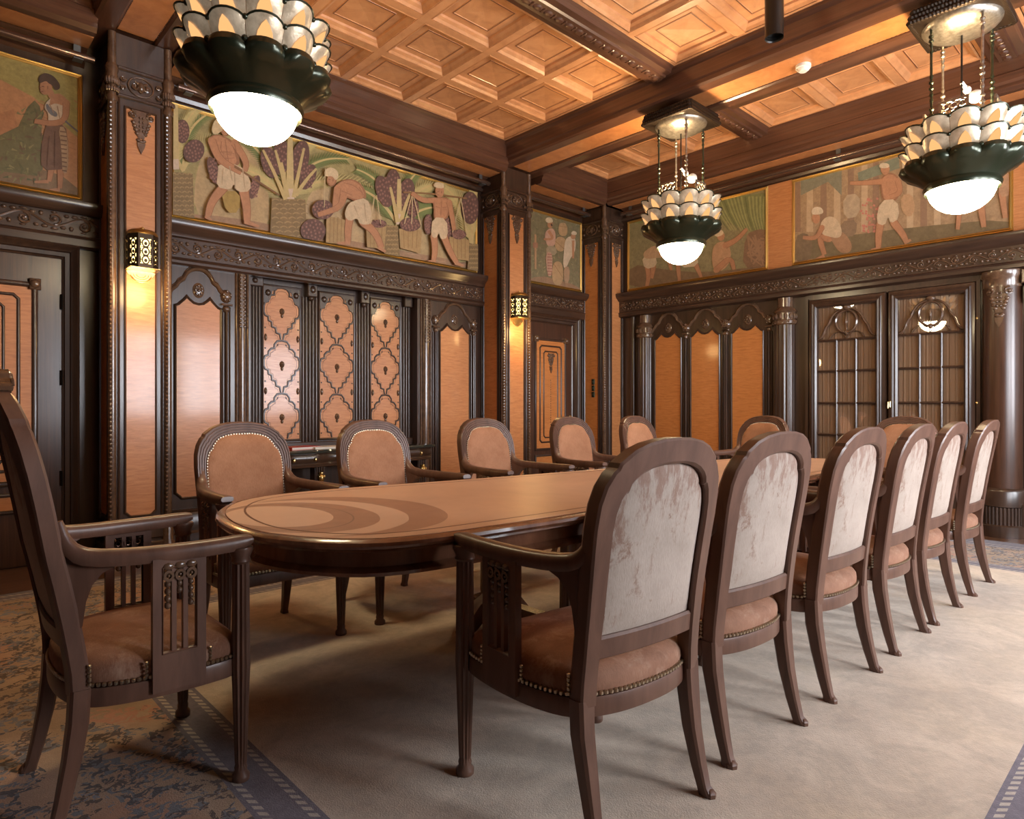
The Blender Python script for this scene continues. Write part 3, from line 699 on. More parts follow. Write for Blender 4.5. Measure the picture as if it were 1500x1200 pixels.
h = MB(); h.bslab(WB, 2.095, 2.115, 1.14, 1.20, .06, .072); h.tube([WB(2.105,1.19,.07), WB(2.105,1.19,.11), WB(2.105,1.13,.112)], .007, 6, up=(0,1,0)); h.build('handle', brass, bc)
h = MB()
for z in (.75,1.18,1.95): h.dome(WB, 1.395, z, .05, .012, .016, .012, 8)
h.build('lock_button', brass, bc)
# ------------------------------------------------------------------ doors in the left wall
def frame_mould(b, mp, u0, u1, w0, w1, r, cut=0, sides=True):
    P = [(u0,w0+cut),(u0,w1-cut),(u0+cut,w1),(u1-cut,w1),(u1,w1-cut),(u1,w0+cut),(u1-cut,w0),(u0+cut,w0)] if cut else [(u0,w0),(u0,w1),(u1,w1),(u1,w0)]
    b.mould(mp, P, half_round(r, r*1.1), closed=True)
def room_door(n, u0, u1, z1, cas, label, hinge, handle, grp):
    d = MB(); d.slab(WA, u0, u1, .01, z1, .0, .012)
    o = tag(d.build('door_%d'%n, door_wood), label, 'door', kind='structure')
    c = MB(); P = [(u0-.005,0),(u0-.005,z1+.005),(u1+.005,z1+.005),(u1+.005,0)]
    c.mould(WA, P, [(cas,.0),(cas,.075),(cas-.015,.085),(cas-.03,.07),(cas-.04,.06),(cas*.5,.055),(cas*.42,.04),(.015,.035),(.01,.02),(-.002,.012)])
    c.build('door_casing', wall_wood, o)
    w = u1-u0; k = w/1.0; a0, a1 = u0+.16*w, u1-.16*w; b0, b1 = .60, z1-.21
    v = MB(); v.slab(WA, a0, a1, b0, b1, .0, .018); v.slab(WA, a0, a1, .40, .52, 0, .018); v.build('veneer_panel', maple_deep, o, smooth=False)
    DM = lambda u, w, d=0: WA(u, w, d+.016)
    m = MB(); frame_mould(m, DM, a0, a1, b0, b1, .02*max(k,.7)); frame_mould(m, DM, a0+.085*w+.01, a1-.085*w-.01, b0+.09, b1-.08, .012, .03)
    frame_mould(m, DM, a0+.17*w+.01, a1-.17*w-.01, b0+.15, b1-.15, .010, .025); frame_mould(m, DM, a0, a1, .40, .52, .014)
    m.build('door_moulding', wall_wood, o)
    q = MB(); uc = (u0+u1)/2; drop_ornament(q, WA, uc, b1-.17, 1.0*max(.6,k), .018)
    n_ = int((b1-.5-b0-.25)/.03)
    for i in range(n_): q.dome(WA, uc, b1-.52-i*.03, .016, .007, .012, .008, 6)
    for sg in (-1,1):
        q.bslab(WA, (a0 if sg<0 else a1)-.035, (a0 if sg<0 else a1)+.035, b1-.035, b1+.045, .012, .05); q.dome(WA, a0 if sg<0 else a1, b1+.005, .045, .035, .035, .025, 8)
    q.build('carved_ornament', carved, o, ang=60)
    h = MB()
    for z in hinge: h.mould(WA, [(u1+.0,z-.055),(u1+.0,z+.055)], half_round(.010,.045))
    if hinge: h.build('hinge', black, o)
    if handle:
        h = MB(); h.bslab(WA, handle-.02, handle+.02, .86, 1.03, .012, .02); h.tube([WA(handle,.99,.02),WA(handle,.99,.07),WA(handle-.09,.99,.075)], .009, 8); h.build('handle', brass, o)
    return o
room_door(1, -.14, .855, 2.235, .10, 'panelled door with orange inner panels behind the tall head chair', (1.92,1.36,.62), None, 0)
room_door(2, 5.70, 6.52, 2.215, .11, 'narrow panelled door with carved drop beside the second lantern', (), 6.56-.06, 0)
# ------------------------------------------------------------------ picture rods with brackets
def rod(mp, u0, u1, d, z, ends, label):
    o = thing('picture_light_rod', mp((u0+u1)/2, z, d), label, 'lamp rod', 'long rods over the murals')
    b = MB(); b.tube([mp(u0,z,d),mp(u1,z,d)], .027, 14, up=(0,0,1)); b.build('tube', rod_metal, o)
    for u in ends:
        q = MB(); q.slab(mp, u-.022, u+.022, z-.03, 3.79, d-.034, d-.028); q.slab(mp, u-.03, u+.03, z-.034, z-.028, d-.04, d+.03); q.build('bracket', steel, o)
rod(WA, -1.8, 1.03, .19, 3.70, (.93,), 'brown metal rod on a grey bracket above the tea picker mural')
rod(WA, 1.60, 4.90, .19, 3.70, (1.68,4.80), 'long brown metal rod above the palm harvest mural')
rod(WA, 5.46, 6.68, .19, 3.70, (5.56,6.60), 'short brown metal rod above the water jar mural')
rod(WB, YC+.1, 5.28, .19, 3.70, (5.16,2.55), 'long brown metal rod above the far wall murals')
for u in (1.62,2.4): pass
# ------------------------------------------------------------------ wall lanterns
def lantern(uc, label):
    mp = atY(PF); o = thing('wall_lantern', (uc,PF,2.05), label, 'wall lamp', 'wall lanterns'); zb, zt = 2.16, 2.405
    H = [(-.095,0),(-.095,.075),(-.048,.135),(.048,.135),(.095,.075),(.095,0)]
    def P(u, d, z): return (uc+u, PF-d, z)
    g = MB(); q = [(u*.93,d*.95) for u, d in H]; n = len(q)
    g.add([P(u,d,zb+.005) for u,d in q]+[P(u,d,zt-.005) for u,d in q], [(i,i+1,n+i+1,n+i) for i in range(n-1)]+[tuple(range(n))]); g.build('lantern_glass', lantern_glass, o, smooth=False)
    s = MB(); gl = MB()
    for i in range(n-1):
        (u0,d0), (u1,d1) = H[i], H[i+1]; L = hypot(u1-u0, d1-d0); ex, ey = (u1-u0)/L, (d1-d0)/L; nx, ny = -ey, ex
        fm = lambda a, w, dd=0, u0=u0, d0=d0, ex=ex, ey=ey, nx=nx, ny=ny: P(u0+ex*a+nx*dd, d0+ey*a+ny*dd, w)
        fw = .012
        for r in ((0,fw,zb,zt),(L-fw,L,zb,zt),(fw,L-fw,zb,zb+.025),(fw,L-fw,zt-.035,zt)): s.slab(fm, r[0], r[1], r[2], r[3], 0, .004)
        if L > .07:
            c = L/2; hh = zt-zb-.06
            for k in range(3):
                w = zb+.025+hh*(k+.5)/3
                s.mould(fm, arc(c, w, L*.24, 0, 2*pi, 12, hh*.155)[:-1], [(.005,0),(.005,.004),(-.005,.004),(-.005,0)], closed=True)
                s.prism(fm, [(c+L*.13*cos(t), w-.004+hh*.08*sin(t)) for t in [0,1.05,2.1,3.14,4.2,5.2]], 0, .004)
                for sg in (-1,1): s.slab(fm, c+sg*L*.34-.003, c+sg*L*.34+.003, w-hh*.13, w+hh*.13, 0, .004); s.slab(fm, min(c+sg*L*.22,c+sg*L*.42), max(c+sg*L*.22,c+sg*L*.42), w-.003, w+.003, 0, .004)
                s.slab(fm, fw, L-fw, zb+.022+hh*(k)/3, zb+.028+hh*k/3, 0, .003)
        else:
            for k in range(4): s.slab(fm, 0, L, zb+.04+k*.05, zb+.06+k*.05, 0, .004)
    s.build('pierced_shade', brown_bronze, o, smooth=False)
    c = MB(); c.lathe([(.10,0),(.105,.008),(.10,.02),(.085,.035),(.02,.042),(.012,.05),(.016,.06),(.0,.07)], 20, (uc,PF-.045,zt), a0=pi, a1=2*pi); c.slab(mp, uc-.1, uc+.1, zt-.005, zt+.02, 0, .05); c.build('lantern_cap', brass, o)
    f = MB(); f.prism(mp, chaikin([(uc-.10,zb-.005),(uc-.085,zb-.04),(uc-.055,zb-.05),(uc-.045,zb-.075),(uc,zb-.10),(uc+.045,zb-.075),(uc+.055,zb-.05),(uc+.085,zb-.04),(uc+.10,zb-.005)],1), .0, .012)
    for r in (.03,.05,.07): f.mould(mp, [(uc+r*cos(a), zb-.035+r*.7*sin(a)) for a in [pi+pi*k/10 for k in range(11)]], half_round(.004,.014))
    f.bslab(mp, uc-.105, uc+.105, zb-.008, zb+.004, 0, .14); f.build('lantern_bracket', brass, o)
    l = bpy.data.lights.new('lantern_bulb', 'POINT'); l.energy = 9; l.color = (1,.62,.24); l.shadow_soft_size = .10
    lo = bpy.data.objects.new('lantern_bulb', l); COL.objects.link(lo); lo.location = (uc, PF-.24, 2.00)
lantern(1.29, 'pierced brass wall lantern on the pilaster near the left edge')
lantern(5.15, 'pierced brass wall lantern on the pilaster beside the far small door')
# ------------------------------------------------------------------ pendants
def pendant(X, Y, label, drop=0):
    o = thing('pendant_lamp', (X,Y,2.44), label, 'pendant lamp', 'lotus pendant lamps')
    c = (X,Y,0)
    b = MB(); b.lathe([(.0001,2.445)]+[(.197*sin(a),2.62-.175*cos(a)) for a in [pi/2*k/10 for k in range(1,11)]], 32, c, cap=False); b.build('glass_bowl', dome_glass, o)
    n = 12
    lob = lambda a, z: 1-.0*z
    def ring_surface(b, prof, amp, droop=0, nn=n, seg=8, ph=0):
        m = nn*seg; vs = []; fs = []
        for i, (r, z, s) in enumerate(prof):
            for k in range(m):
                t = abs(sin(nn*(2*pi*k/m)/2)); q = r*(1-amp*s*(1-t**.55)); zz = z-s*droop*(1-t**.7)
                a = 2*pi*k/m+ph; vs.append((X+q*cos(a), Y+q*sin(a), zz))
        for i in range(len(prof)-1):
            for k in range(m): fs.append((i*m+k, i*m+(k+1)%m, (i+1)*m+(k+1)%m, (i+1)*m+k))
        b.add(vs, fs)
    b = MB(); ring_surface(b, [(.20,2.605,0),(.215,2.595,0),(.225,2.62,0),(.215,2.645,0),(.23,2.66,.1),(.26,2.685,.4),(.30,2.71,.8),(.345,2.735,1),(.365,2.765,1),(.355,2.795,1),(.33,2.79,.9),(.26,2.76,.3),(.20,2.70,0)], .10, .012)
    for k in range(n): a = 2*pi*k/n; b.ball((X+.325*cos(a),Y+.325*sin(a),2.785), .016, 6, 4)
    b.build('scalloped_collar', bronze, o, ang=50)
    for t, (z0, r0) in enumerate(((2.775,.255),(2.895,.25))):
        for k in range(n):
            ac = 2*pi*(k+.5)/n; b = MB(); NA, NR = 8, 8; V = []; hole = set()
            zz = lambda s: z0+.125*s**1.15
            for i in range(NR+1):
                s = i/NR
                for j in range(NA+1):
                    q = j/NA*2-1; top = 1-.13*abs(q)**2.6; ss = s*top
                    r = r0+(.108)*ss**.75-.03*(q*q)*ss; a = ac+q*pi/n*(.985)
                    V.append((X+r*cos(a), Y+r*sin(a), zz(ss)))
            b.add(V, [(i*(NA+1)+j, i*(NA+1)+j+1, (i+1)*(NA+1)+j+1, (i+1)*(NA+1)+j) for i in range(NR) for j in range(NA)])
            b.tube([V[NR*(NA+1)+j] for j in range(NA+1)], .006, 5, mi=1); b.ball(V[NR*(NA+1)], .014, 6, 4, mi=1)
            pe = b.build('petal', [petal_metal, bronze], o, ang=70)
            def sf(q, ss, off):
                r = r0+(.108)*ss**.75-.03*(q*q)*ss+off; a = ac+q*pi/n*.985; return (X+r*cos(a), Y+r*sin(a), zz(ss)-off*.5)
            leaf = [(0,.82),(.20,.70),(.38,.52),(.46,.34),(.42,.18),(.26,.08),(0,.05)]; leaf = leaf+[(-u,w) for u,w in leaf[-2:0:-1]]
            g = MB(); m_ = len(leaf); g.add([sf(u,w,.004) for u,w in leaf]+[sf(u*.5,.42+(w-.42)*.5,.005) for u,w in leaf]+[sf(0,.42,.005)], [(i,(i+1)%m_,m_+(i+1)%m_,m_+i) for i in range(m_)]+[(m_+i,m_+(i+1)%m_,2*m_) for i in range(m_)]); g.build('amber_glass', amber_glass, pe)
            # rim bead
    b = MB(); b.lathe([(.26,2.77),(.25,2.90),(.24,3.02)], 36, c, cap=False); b.build('inner_drum', pewter, o)
    for k in range(4):
        b = MB(); a = pi/4+k*pi/2+.78; ux, uy = cos(a), sin(a); tx, ty = -uy, ux
        mp = lambda u, w, d=0: (X+ux*(.20+d)+tx*u, Y+uy*(.20+d)+ty*u, w)
        frame = [(-.075,3.03),(.075,3.03),(.075,3.14),(-.075,3.14)]
        b.mould(mp, frame, [(.008,-.006),(.008,.006),(-.008,.006),(-.008,-.006)], closed=True)
        for m_ in range(3):
            for w in (3.06,3.11): b.mould(mp, arc(-.048+m_*.048, w, .02, 0, 2*pi, 8)[:-1], [(.004,-.003),(.004,.003),(-.004,.003),(-.004,-.003)], closed=True)
        b.build('filigree_panel', pewter, o, smooth=False)
    for k in range(4):
        a = k*pi/2+.0; x, y = X+.20*cos(a+pi/4), Y+.20*sin(a+pi/4)
        b = MB(); b.tube([(x,y,3.02),(x,y,3.68)], .008, 8, up=(1,0,0))
        for z in (3.03,3.05,3.07,3.10,3.14,3.28,3.32,3.60,3.63): b.ball((x,y,z), .017, 8, 5, (1,1,.8))
        for z in (3.20,3.24,3.36,3.53,3.57): b.ball((x,y,z), .012, 8, 5, (1,1,1.6))
        b.ball((x,y,3.05), .03, 8, 5, (1,1,.9)); b.build('hanging_rod', bronze if k%2 else pewter, o)
    b = MB(); b.tube([(X,Y,2.75),(X,Y,3.70)], .006, 8, up=(1,0,0)); b.build('centre_rod', black, o)
    s = MB(); sx, sy = X+.05, Y-.02
    s.ball((sx+.04,sy-.04,3.235), .045, 14, 9, (1,1,.95)); s.ball((sx,sy,3.28), .025, 10, 7); s.tube([(X,Y,3.32),(sx,sy,3.28)], .012, 8); s.build('spot_reflector', white_pl, o)
    b = MB(); S = .245
    for i, (h, z) in enumerate(((S,3.72),(S*.97,3.755),(S*.93,3.79))):
        N = 22
        for q in range(N):
            t = -h+2*h*(q+.5)/N
            for p in ((X+t,Y-h),(X+t,Y+h),(X-h,Y+t),(X+h,Y+t)): b.ball((p[0],p[1],z), .023, 6, 4, (1.0,1.0,.85))
        b.box(X-h, X+h, Y-h, Y+h, z-.012, z+.012)
    b.build('canopy_plate', brown_bronze, o)
    b = MB(); b.lathe([(.0001,3.635)]+[(.232*sin(a),3.715-.085*cos(a)) for a in [pi/2*k/8 for k in range(1,9)]], 30, c, cap=False); b.build('canopy_bowl', pewter, o)
    b = MB()
    for i in range(4):
        for j in range(4): b.lathe([(.02,3.80),(.02,3.868)], 8, (X-.075+.05*i, Y-.075+.05*j, 0))
    b.box(X-.11, X+.11, Y-.11, Y+.11, 3.80, 3.83); b.build('ceiling_block', brown_bronze, o)
    for z, e, r in ((2.98,85,.10),):
        l = bpy.data.lights.new('pendant_bulb', 'POINT'); l.energy = e; l.color = (1,.70,.38); l.shadow_soft_size = r
        lo = bpy.data.objects.new('pendant_bulb', l); COL.objects.link(lo); lo.location = (X,Y,z)
    return o
pendant(1.27, 3.19, 'large lotus pendant lamp nearest the viewer at upper left')
pendant(5.17, 3.25, 'lotus pendant lamp hanging in front of the far wall centre')
pendant(5.17, 1.10, 'lotus pendant lamp hanging at the upper right near the bookcase')
# ------------------------------------------------------------------ small ceiling fittings
o = thing('smoke_detector', (5.27,2.19,3.85), 'small white smoke detector on the orange beam soffit', 'smoke detector')
b = MB(); b.lathe([(.0001,3.835),(.03,3.837),(.045,3.85),(.048,3.862),(.058,3.865),(.058,3.89)], 20, (5.27,2.19,0), cap=False); b.build('detector_body', white_pl, o)
o = thing('ceiling_spotlight', (4.45,2.05,4.09), 'black tube spotlight hanging from the coffered ceiling', 'spotlight')
b = MB(); b.lathe([(.058,3.74),(.063,3.73),(.063,4.07)], 24, (4.45,2.05,0), cap=False); b.lathe([(.0001,3.77),(.058,3.77)], 24, (4.45,2.05,0), cap=False); b.lathe([(.0001,4.07),(.063,4.07)], 24, (4.45,2.05,0), cap=False); b.build('tube', black, o)
b = MB(); b.lathe([(.02,4.065),(.02,4.20)], 12, (4.45,2.05,0)); b.build('mounting_stem', black, o)
b = MB(); mp = atX(6.75)
for k in range(3): b.bslab(mp, 5.555, 5.605, 1.27+k*.085, 1.345+k*.085, 0, .018, .006); b.dome(mp, 5.58, 1.307+k*.085, .018, .012, .012, .012, 8)
tag(b.build('switch_plate', bronze), 'stack of three dark switches on the corner pilaster', 'light switch')
# ------------------------------------------------------------------ table
def table_outline(inset=0.0, n=150):
    P = [(.81,2.45),(.765,2.07),(.835,1.86),(.93,1.715),(1.04,1.63),(1.22,1.585),(1.58,1.56),(1.82,1.545),(2.65,1.51),(3.48,1.49),(4.3,1.48),(4.75,1.53),(5.0,1.62),(5.1,1.93),(5.0,2.22),(4.75,2.40),(4.4,2.47),(3.24,2.60),(2.1,2.755),(1.65,2.845),(1.35,2.875),(1.12,2.84),(.95,2.72)]
    P = chaikin(P, 3); P = resample(P, n, True); out = []
    for i in range(n):
        a, b_ = P[i-1], P[(i+1)%n]; dx, dy = b_[0]-a[0], b_[1]-a[1]; L = hypot(dx,dy); out.append((P[i][0]-dy/L*inset, P[i][1]+dx/L*inset))
    return out
def tabletop_mat():
    m, nt, p = base('table_leather')
    tc = nt.nodes.new('ShaderNodeTexCoord'); sp = nt.nodes.new('ShaderNodeSeparateXYZ'); nt.links.new(tc.outputs['Object'], sp.inputs[0])
    x, y = math_(nt,'ADD',sp.outputs[0],2.9), math_(nt,'ADD',sp.outputs[1],2.1); M = lambda op, a, b=None: math_(nt, op, a, b)
    def ell(cx, cy, rx, ry):
        u = M('DIVIDE', M('SUBTRACT', x, cx), rx); v = M('DIVIDE', M('SUBTRACT', y, cy), ry); return M('SQRT', M('ADD', M('MULTIPLY', u, u), M('MULTIPLY', v, v)))
    n = noise(nt, mapping(nt, (1.3,1.3,1)), 1, 6, .65, .5); n2 = noise(nt, mapping(nt, (14,14,1)), 1, 4)
    c = ramp(nt, n, [(.3,(.48,.275,.18)),(.6,(.61,.37,.245)),(.8,(.65,.42,.29))])
    dark = mix(nt, n2, (.22,.09,.05), (.37,.175,.10)); light = mix(nt, n2, (.62,.40,.28), (.68,.45,.33))
    edge = M('MULTIPLY', M('SUBTRACT', noise(nt, mapping(nt, (5,5,1)), 1, 3), .5), .06)
    def put(c, e, col, w=1.0): return mix(nt, M('MULTIPLY', M('LESS_THAN', M('ADD', e, edge), 1.0), w), c, col)
    c = put(c, ell(1.16,2.18,.37,.47), dark, .7); c = put(c, ell(1.07,2.20,.31,.43), light, .9)
    c = put(c, ell(1.035,2.22,.25,.37), dark, .75); c = put(c, ell(.985,2.27,.165,.26), light, 1)
    ring = M('LESS_THAN', M('ABSOLUTE', M('SUBTRACT', ell(1.0,2.25,.205,.32), 1.0)), .012); c = mix(nt, M('MULTIPLY', ring, .6), c, (.13,.075,.05))
    nt.links.new(c, p.inputs['Base Color']); inp(nt, p, Roughness=.42, Coat_Weight=.15, Coat_Roughness=.35); bump(nt, p, n2, .04, .003)
    return m
tb = thing('conference_table', (2.9,2.1,0), 'long oval conference table with worn leather inset top and fluted pedestals', 'table')
def ringstack(rows, cap_top=True, cap_bot=True):
    b = MB(); V = []; n = 150
    for ins, z in rows: V += [(x,y,z) for x, y in table_outline(ins)]
    fs = [(i*n+k, i*n+(k+1)%n, (i+1)*n+(k+1)%n, (i+1)*n+k) for i in range(len(rows)-1) for k in range(n)]
    if cap_top: fs.append(tuple(range((len(rows)-1)*n, len(rows)*n)))
    if cap_bot: fs.append(tuple(range(n)))
    b.add(V, fs); return b
ringstack([(.06,.712),(.035,.713),(.018,.718),(.020,.724),(.006,.729),(0,.738),(.003,.748),(.014,.755),(.03,.757),(.034,.7545),(.05,.7545)]).build('table_rim', table_wood, tb)
t = ringstack([(.05,.7545),(.05,.7565),(.118,.7565)], False, False); t.build('border_band', table_wood, tb)
t = ringstack([(.115,.7555),(.115,.7568),(.122,.7568)], False, False); t.build('inlay_line', coffer_line, tb)
ORG_t = ringstack([(.05,.7545),(.05,.7562)], True, False)
o = MB(); 
b = ringstack([(.036,.7550),(.036,.7572)], True, False)
ob = b.build('tabletop', tabletop_mat(), tb); 
b = ringstack([(.098,.7573),(.098,.7577),(.106,.7577),(.106,.7573)], False, False); b.build('inlay_line', coffer_line, tb)
ringstack([(.075,.632),(.055,.636),(.05,.648),(.060,.656),(.072,.662),(.072,.713)], True, True).build('apron', table_wood, tb)
def pedestal(x, y):
    b = MB(); fl = lambda a, z: 1-.10*abs(cos(a*7))**2
    b.lathe([(.075,.16),(.082,.22),(.078,.56),(.095,.635)], 56, (x,y,0), rf=fl); b.box(x-.085, x+.085, y-.085, y+.085, .10, .17); b.box(x-.095, x+.095, y-.095, y+.095, .60, .635)
    o = b.build('pedestal', table_wood, tb)
    for k in range(4):
        a = k*pi/2+.0; q = MB(); P = [(x+cos(a)*r, y+sin(a)*r, z) for r, z in ((.05,.15),(.11,.13),(.17,.075),(.215,.04),(.235,.045))]
        q.sweep(P, [[(-w,-h),(w,-h),(w,h),(-w,h)] for w, h in ((.035,.045),(.034,.042),(.03,.036),(.026,.028),(.018,.018))]); q.ball((x+cos(a)*.225,y+sin(a)*.225,.045), .032, 10, 6); q.build('scroll_foot', table_wood, o)
for p in ((1.75,2.2),): pass
for x, y in ((2.22,1.93),(2.22,2.48),(3.95,1.72),(3.95,2.25)): pedestal(x, y)
for x, d0, d1 in ((2.22,1.93,2.48),(3.95,1.72,2.25)):
    b = MB(); b.box(x-.03, x+.03, d0, d1, .115, .165); b.build('pedestal_stretcher', table_wood, tb)
b = MB(); b.box(2.22, 3.95, 2.03, 2.09, .12, .16); b.build('long_stretcher', table_wood, tb)
# ------------------------------------------------------------------ chairs
LEAN = [.10]
def back_lean(z, x, H=1.0):
    t = max(0, (z-.40)/.65); return -.196-LEAN[0]*t**1.35-.026*(1-(x/.27)**2)
def make_chair(name, label, tall=False):
    T = thing(name, (0,0,0), label, 'chair'); hz = (lambda z: z if z < .75 else .75+(z-.75)*1.42) if tall else (lambda z: z)
    W = chair_wood
    # seat rail (bowed sides and back)
    half = [(0,.262),(.15,.262),(.245,.258),(.284,.235),(.294,.12),(.290,0),(.272,-.10),(.242,-.178),(.195,-.215),(.11,-.243),(0,-.250)]
    out = half+[(-x,y) for x, y in half[-2:0:-1]]; out = resample(chaikin(out,2), 72, True)
    def loop(s, dx=0): 
        return [((x)*s-dx*(1 if x>0 else -1)*min(1,abs(x)/.1), (y)*s) for x, y in out]
    n = 72; b = MB(); V = []; rows = [(1,.335),(1.005,.345),(1.005,.378),(.995,.386),(.90,.386),(.90,.335)]
    for s, z in rows: V += [(x*s,y*s,z) for x, y in out]
    b.add(V, [(i*n+k, i*n+(k+1)%n, ((i+1)%len(rows))*n+(k+1)%n, ((i+1)%len(rows))*n+k) for i in range(len(rows)) for k in range(n)]); b.build('seat_rail', W, T)
    b = MB(); V = []; rows = [(.93,.375),(.985,.388),(1.0,.41),(.99,.432),(.95,.448),(.86,.460),(.7,.470),(.5,.477),(.25,.481)]
    for s, z in rows: V += [(x*s*(.985),y*s*.985,z) for x, y in out]
    V.append((0,0,.482)); fs = [(i*n+k, i*n+(k+1)%n, (i+1)*n+(k+1)%n, (i+1)*n+k) for i in range(len(rows)-1) for k in range(n)]
    L = len(V)-1; fs += [((len(rows)-1)*n+k, (len(rows)-1)*n+(k+1)%n, L) for k in range(n)]; b.add(V, fs); st = b.build('seat_cushion', velvet_seat, T, ang=80)
    b = MB(); N = 124
    for x, y in resample([(x*.992,y*.992) for x, y in out], N, True): b.ball((x*1.002,y*1.002,.395), .0072, 6, 3)
    for sg in (-1,1):
        for yy in (-.045,.145):
            for k in range(4): b.ball((sg*.288,yy,.405+k*.011), .0058, 6, 3)
        for k in range(5): b.ball((sg*.204,-.214,.402+k*.012), .0065, 6, 3); b.ball((sg*.243,-.188,.402+k*.012), .0065, 6, 3)
    b.build('nailhead_trim', nail_metal, st)
    # front legs
    for sg in (-1,1):
        fl = lambda a, z: 1-.2*abs(cos(a*6))**1.4 if z > .055 else 1
        b = MB(); x, y = sg*.281, .247
        b.lathe([(.004,0),(.018,.002),(.028,.014),(.028,.028),(.019,.040),(.021,.05),(.018,.06),(.0195,.07),(.0275,.30),(.0305,.36),(.0295,.40),(.028,.55),(.027,.70)], 72, (x,y,0), rf=fl)
        b.build('leg', W, T, ang=50)
    # rear legs
    for sg in (-1,1):
        b = MB(); P = [(.222,-.278,.012),(.218,-.268,.035),(.216,-.250,.10),(.214,-.228,.20),(.217,-.213,.30),(.216,-.208,.39)]
        S = [(.018,.022),(.0155,.017),(.018,.020),(.022,.024),(.026,.027),(.027,.027)]
        b.sweep([(sg*p[0],p[1],p[2]) for p in P], [[(-w,-h*.7),(-w*.7,-h),(w*.7,-h),(w,-h*.7),(w,h*.7),(w*.7,h),(-w*.7,h),(-w,h*.7)] for w, h in S], up=(0,1,0))
        b.ball((sg*.222,-.284,.018), .020, 8, 5, (1,1.1,.9)); b.build('leg', W, T)
    # back frame
    oh = [(.240,.375),(.236,.50),(.237,.62),(.242,.74),(.246,.84),(.243,.905),(.231,.952),(.211,.987),(.200,.996),(.195,1.009),(.184,1.017),(.152,1.040),(.11,1.056),(.055,1.066),(0,1.068)]
    ih = [(.190,.375),(.186,.50),(.182,.62),(.184,.74),(.186,.83),(.182,.875),(.172,.910),(.160,.928),(.152,.930),(.147,.947),(.135,.962),(.112,.978),(.08,.990),(.04,.997),(0,.998)]
    O = [(-x,z) for x, z in oh]+[(x,z) for x, z in oh[-2::-1]]; I = [(-x,z) for x, z in ih]+[(x,z) for x, z in ih[-2::-1]]
    def sub(Pts): return resample_pair
    OO, II = [], []
    for k in range(len(O)-1):
        for t in (0,.5): OO.append((O[k][0]*(1-t)+O[k+1][0]*t, O[k][1]*(1-t)+O[k+1][1]*t)); II.append((I[k][0]*(1-t)+I[k+1][0]*t, I[k][1]*(1-t)+I[k+1][1]*t))
    OO.append(O[-1]); II.append(I[-1])
    lanes = [(0,-.026),(0,.012)]
    R_ = 5
    for q in range(R_):
        for t, h in ((.12,.012),(.3,.0165),(.7,.0165),(.88,.012)): lanes.append((.02+(q+t)/R_*.96, h+.004))
    lanes += [(1,.012),(1,-.024),(.9,-.031),(.1,-.031)]
    m = len(lanes); b = MB(); V = []
    for (ox,oz), (ix,iz) in zip(OO, II):
        for t, h in lanes:
            x = ox+(ix-ox)*t; z = oz+(iz-oz)*t; V.append((x, back_lean(z,x)+h, hz(z)))
    K = len(OO); fs = [(i*m+k, i*m+(k+1)%m, (i+1)*m+(k+1)%m, (i+1)*m+k) for i in range(K-1) for k in range(m)]+[tuple(range(m)), tuple(range((K-1)*m,K*m))]
    b.add(V, fs); bf = b.build('back_frame', W, T, ang=28)
    b = MB(); V = []; N = 12; rs = [(.490,.010),(.495,.018),(.545,.018),(.552,.010),(.552,-.018),(.545,-.024),(.495,-.024),(.490,-.018)]
    for i in range(N+1):
        x = -.196+.392*i/N
        for z, h in rs: V.append((x, back_lean(z,x)+h, z))
    m = len(rs); b.add(V, [(i*m+k, i*m+(k+1)%m, (i+1)*m+(k+1)%m, (i+1)*m+k) for i in range(N) for k in range(m)]+[tuple(range(m)), tuple(range(N*m,(N+1)*m))]); b.build('back_rail', W, T)
    # upholstered back: front pad and rear cloth
    def pad(bulge, off, grow):
        rows_ = 22; q = MB(); V = []; z0, z1 = .545, .997+grow*.3
        inner = [(x,z) for x, z in ih]
        def half_w(z):
            for (xa,za), (xb,zb) in zip(inner, inner[1:]):
                if za <= z <= zb: return xa+(xb-xa)*(z-za)/max(1e-6,zb-za)
            return 0
        zs = [z0+(.9975-z0)*sin(pi/2*i/rows_)**.9 for i in range(rows_+1)]; nx = 16
        for z in zs:
            hw = half_w(z)+grow
            for j in range(nx+1):
                u = sin(pi/2*(2*j/nx-1)); x = hw*u
                e = max(0, (1-u**4)*min(1,(z-z0)/.05)*min(1,(1.001-z)/.05)); zz = z+(grow*.6 if z > .97 else 0)
                V.append((x, back_lean(zz,x)+off+bulge*e**.5, hz(zz)))
        f = [(i*(nx+1)+j, i*(nx+1)+j+1, (i+1)*(nx+1)+j+1, (i+1)*(nx+1)+j) for i in range(rows_) for j in range(nx)]
        q.add(V, f); return q, V, nx, rows_
    q, V, nx, rw = pad(.022, .017, .012); fp = q.build('front_upholstery', velvet_front, T, ang=80)
    rim = [V[i*(nx+1)] for i in range(rw+1)]+[V[rw*(nx+1)+j] for j in range(1,nx+1)]+[V[i*(nx+1)+nx] for i in range(rw-1,-1,-1)]
    b = MB()
    for p in resample(rim, 84): b.ball((p[0]*.985,p[1]+.004,p[2]), .0050, 6, 3)
    b.build('nailhead_trim', nail_metal, fp)
    q, V, nx, rw = pad(-.010, -.010, 0); q.build('rear_upholstery', velvet_back, T, ang=80)
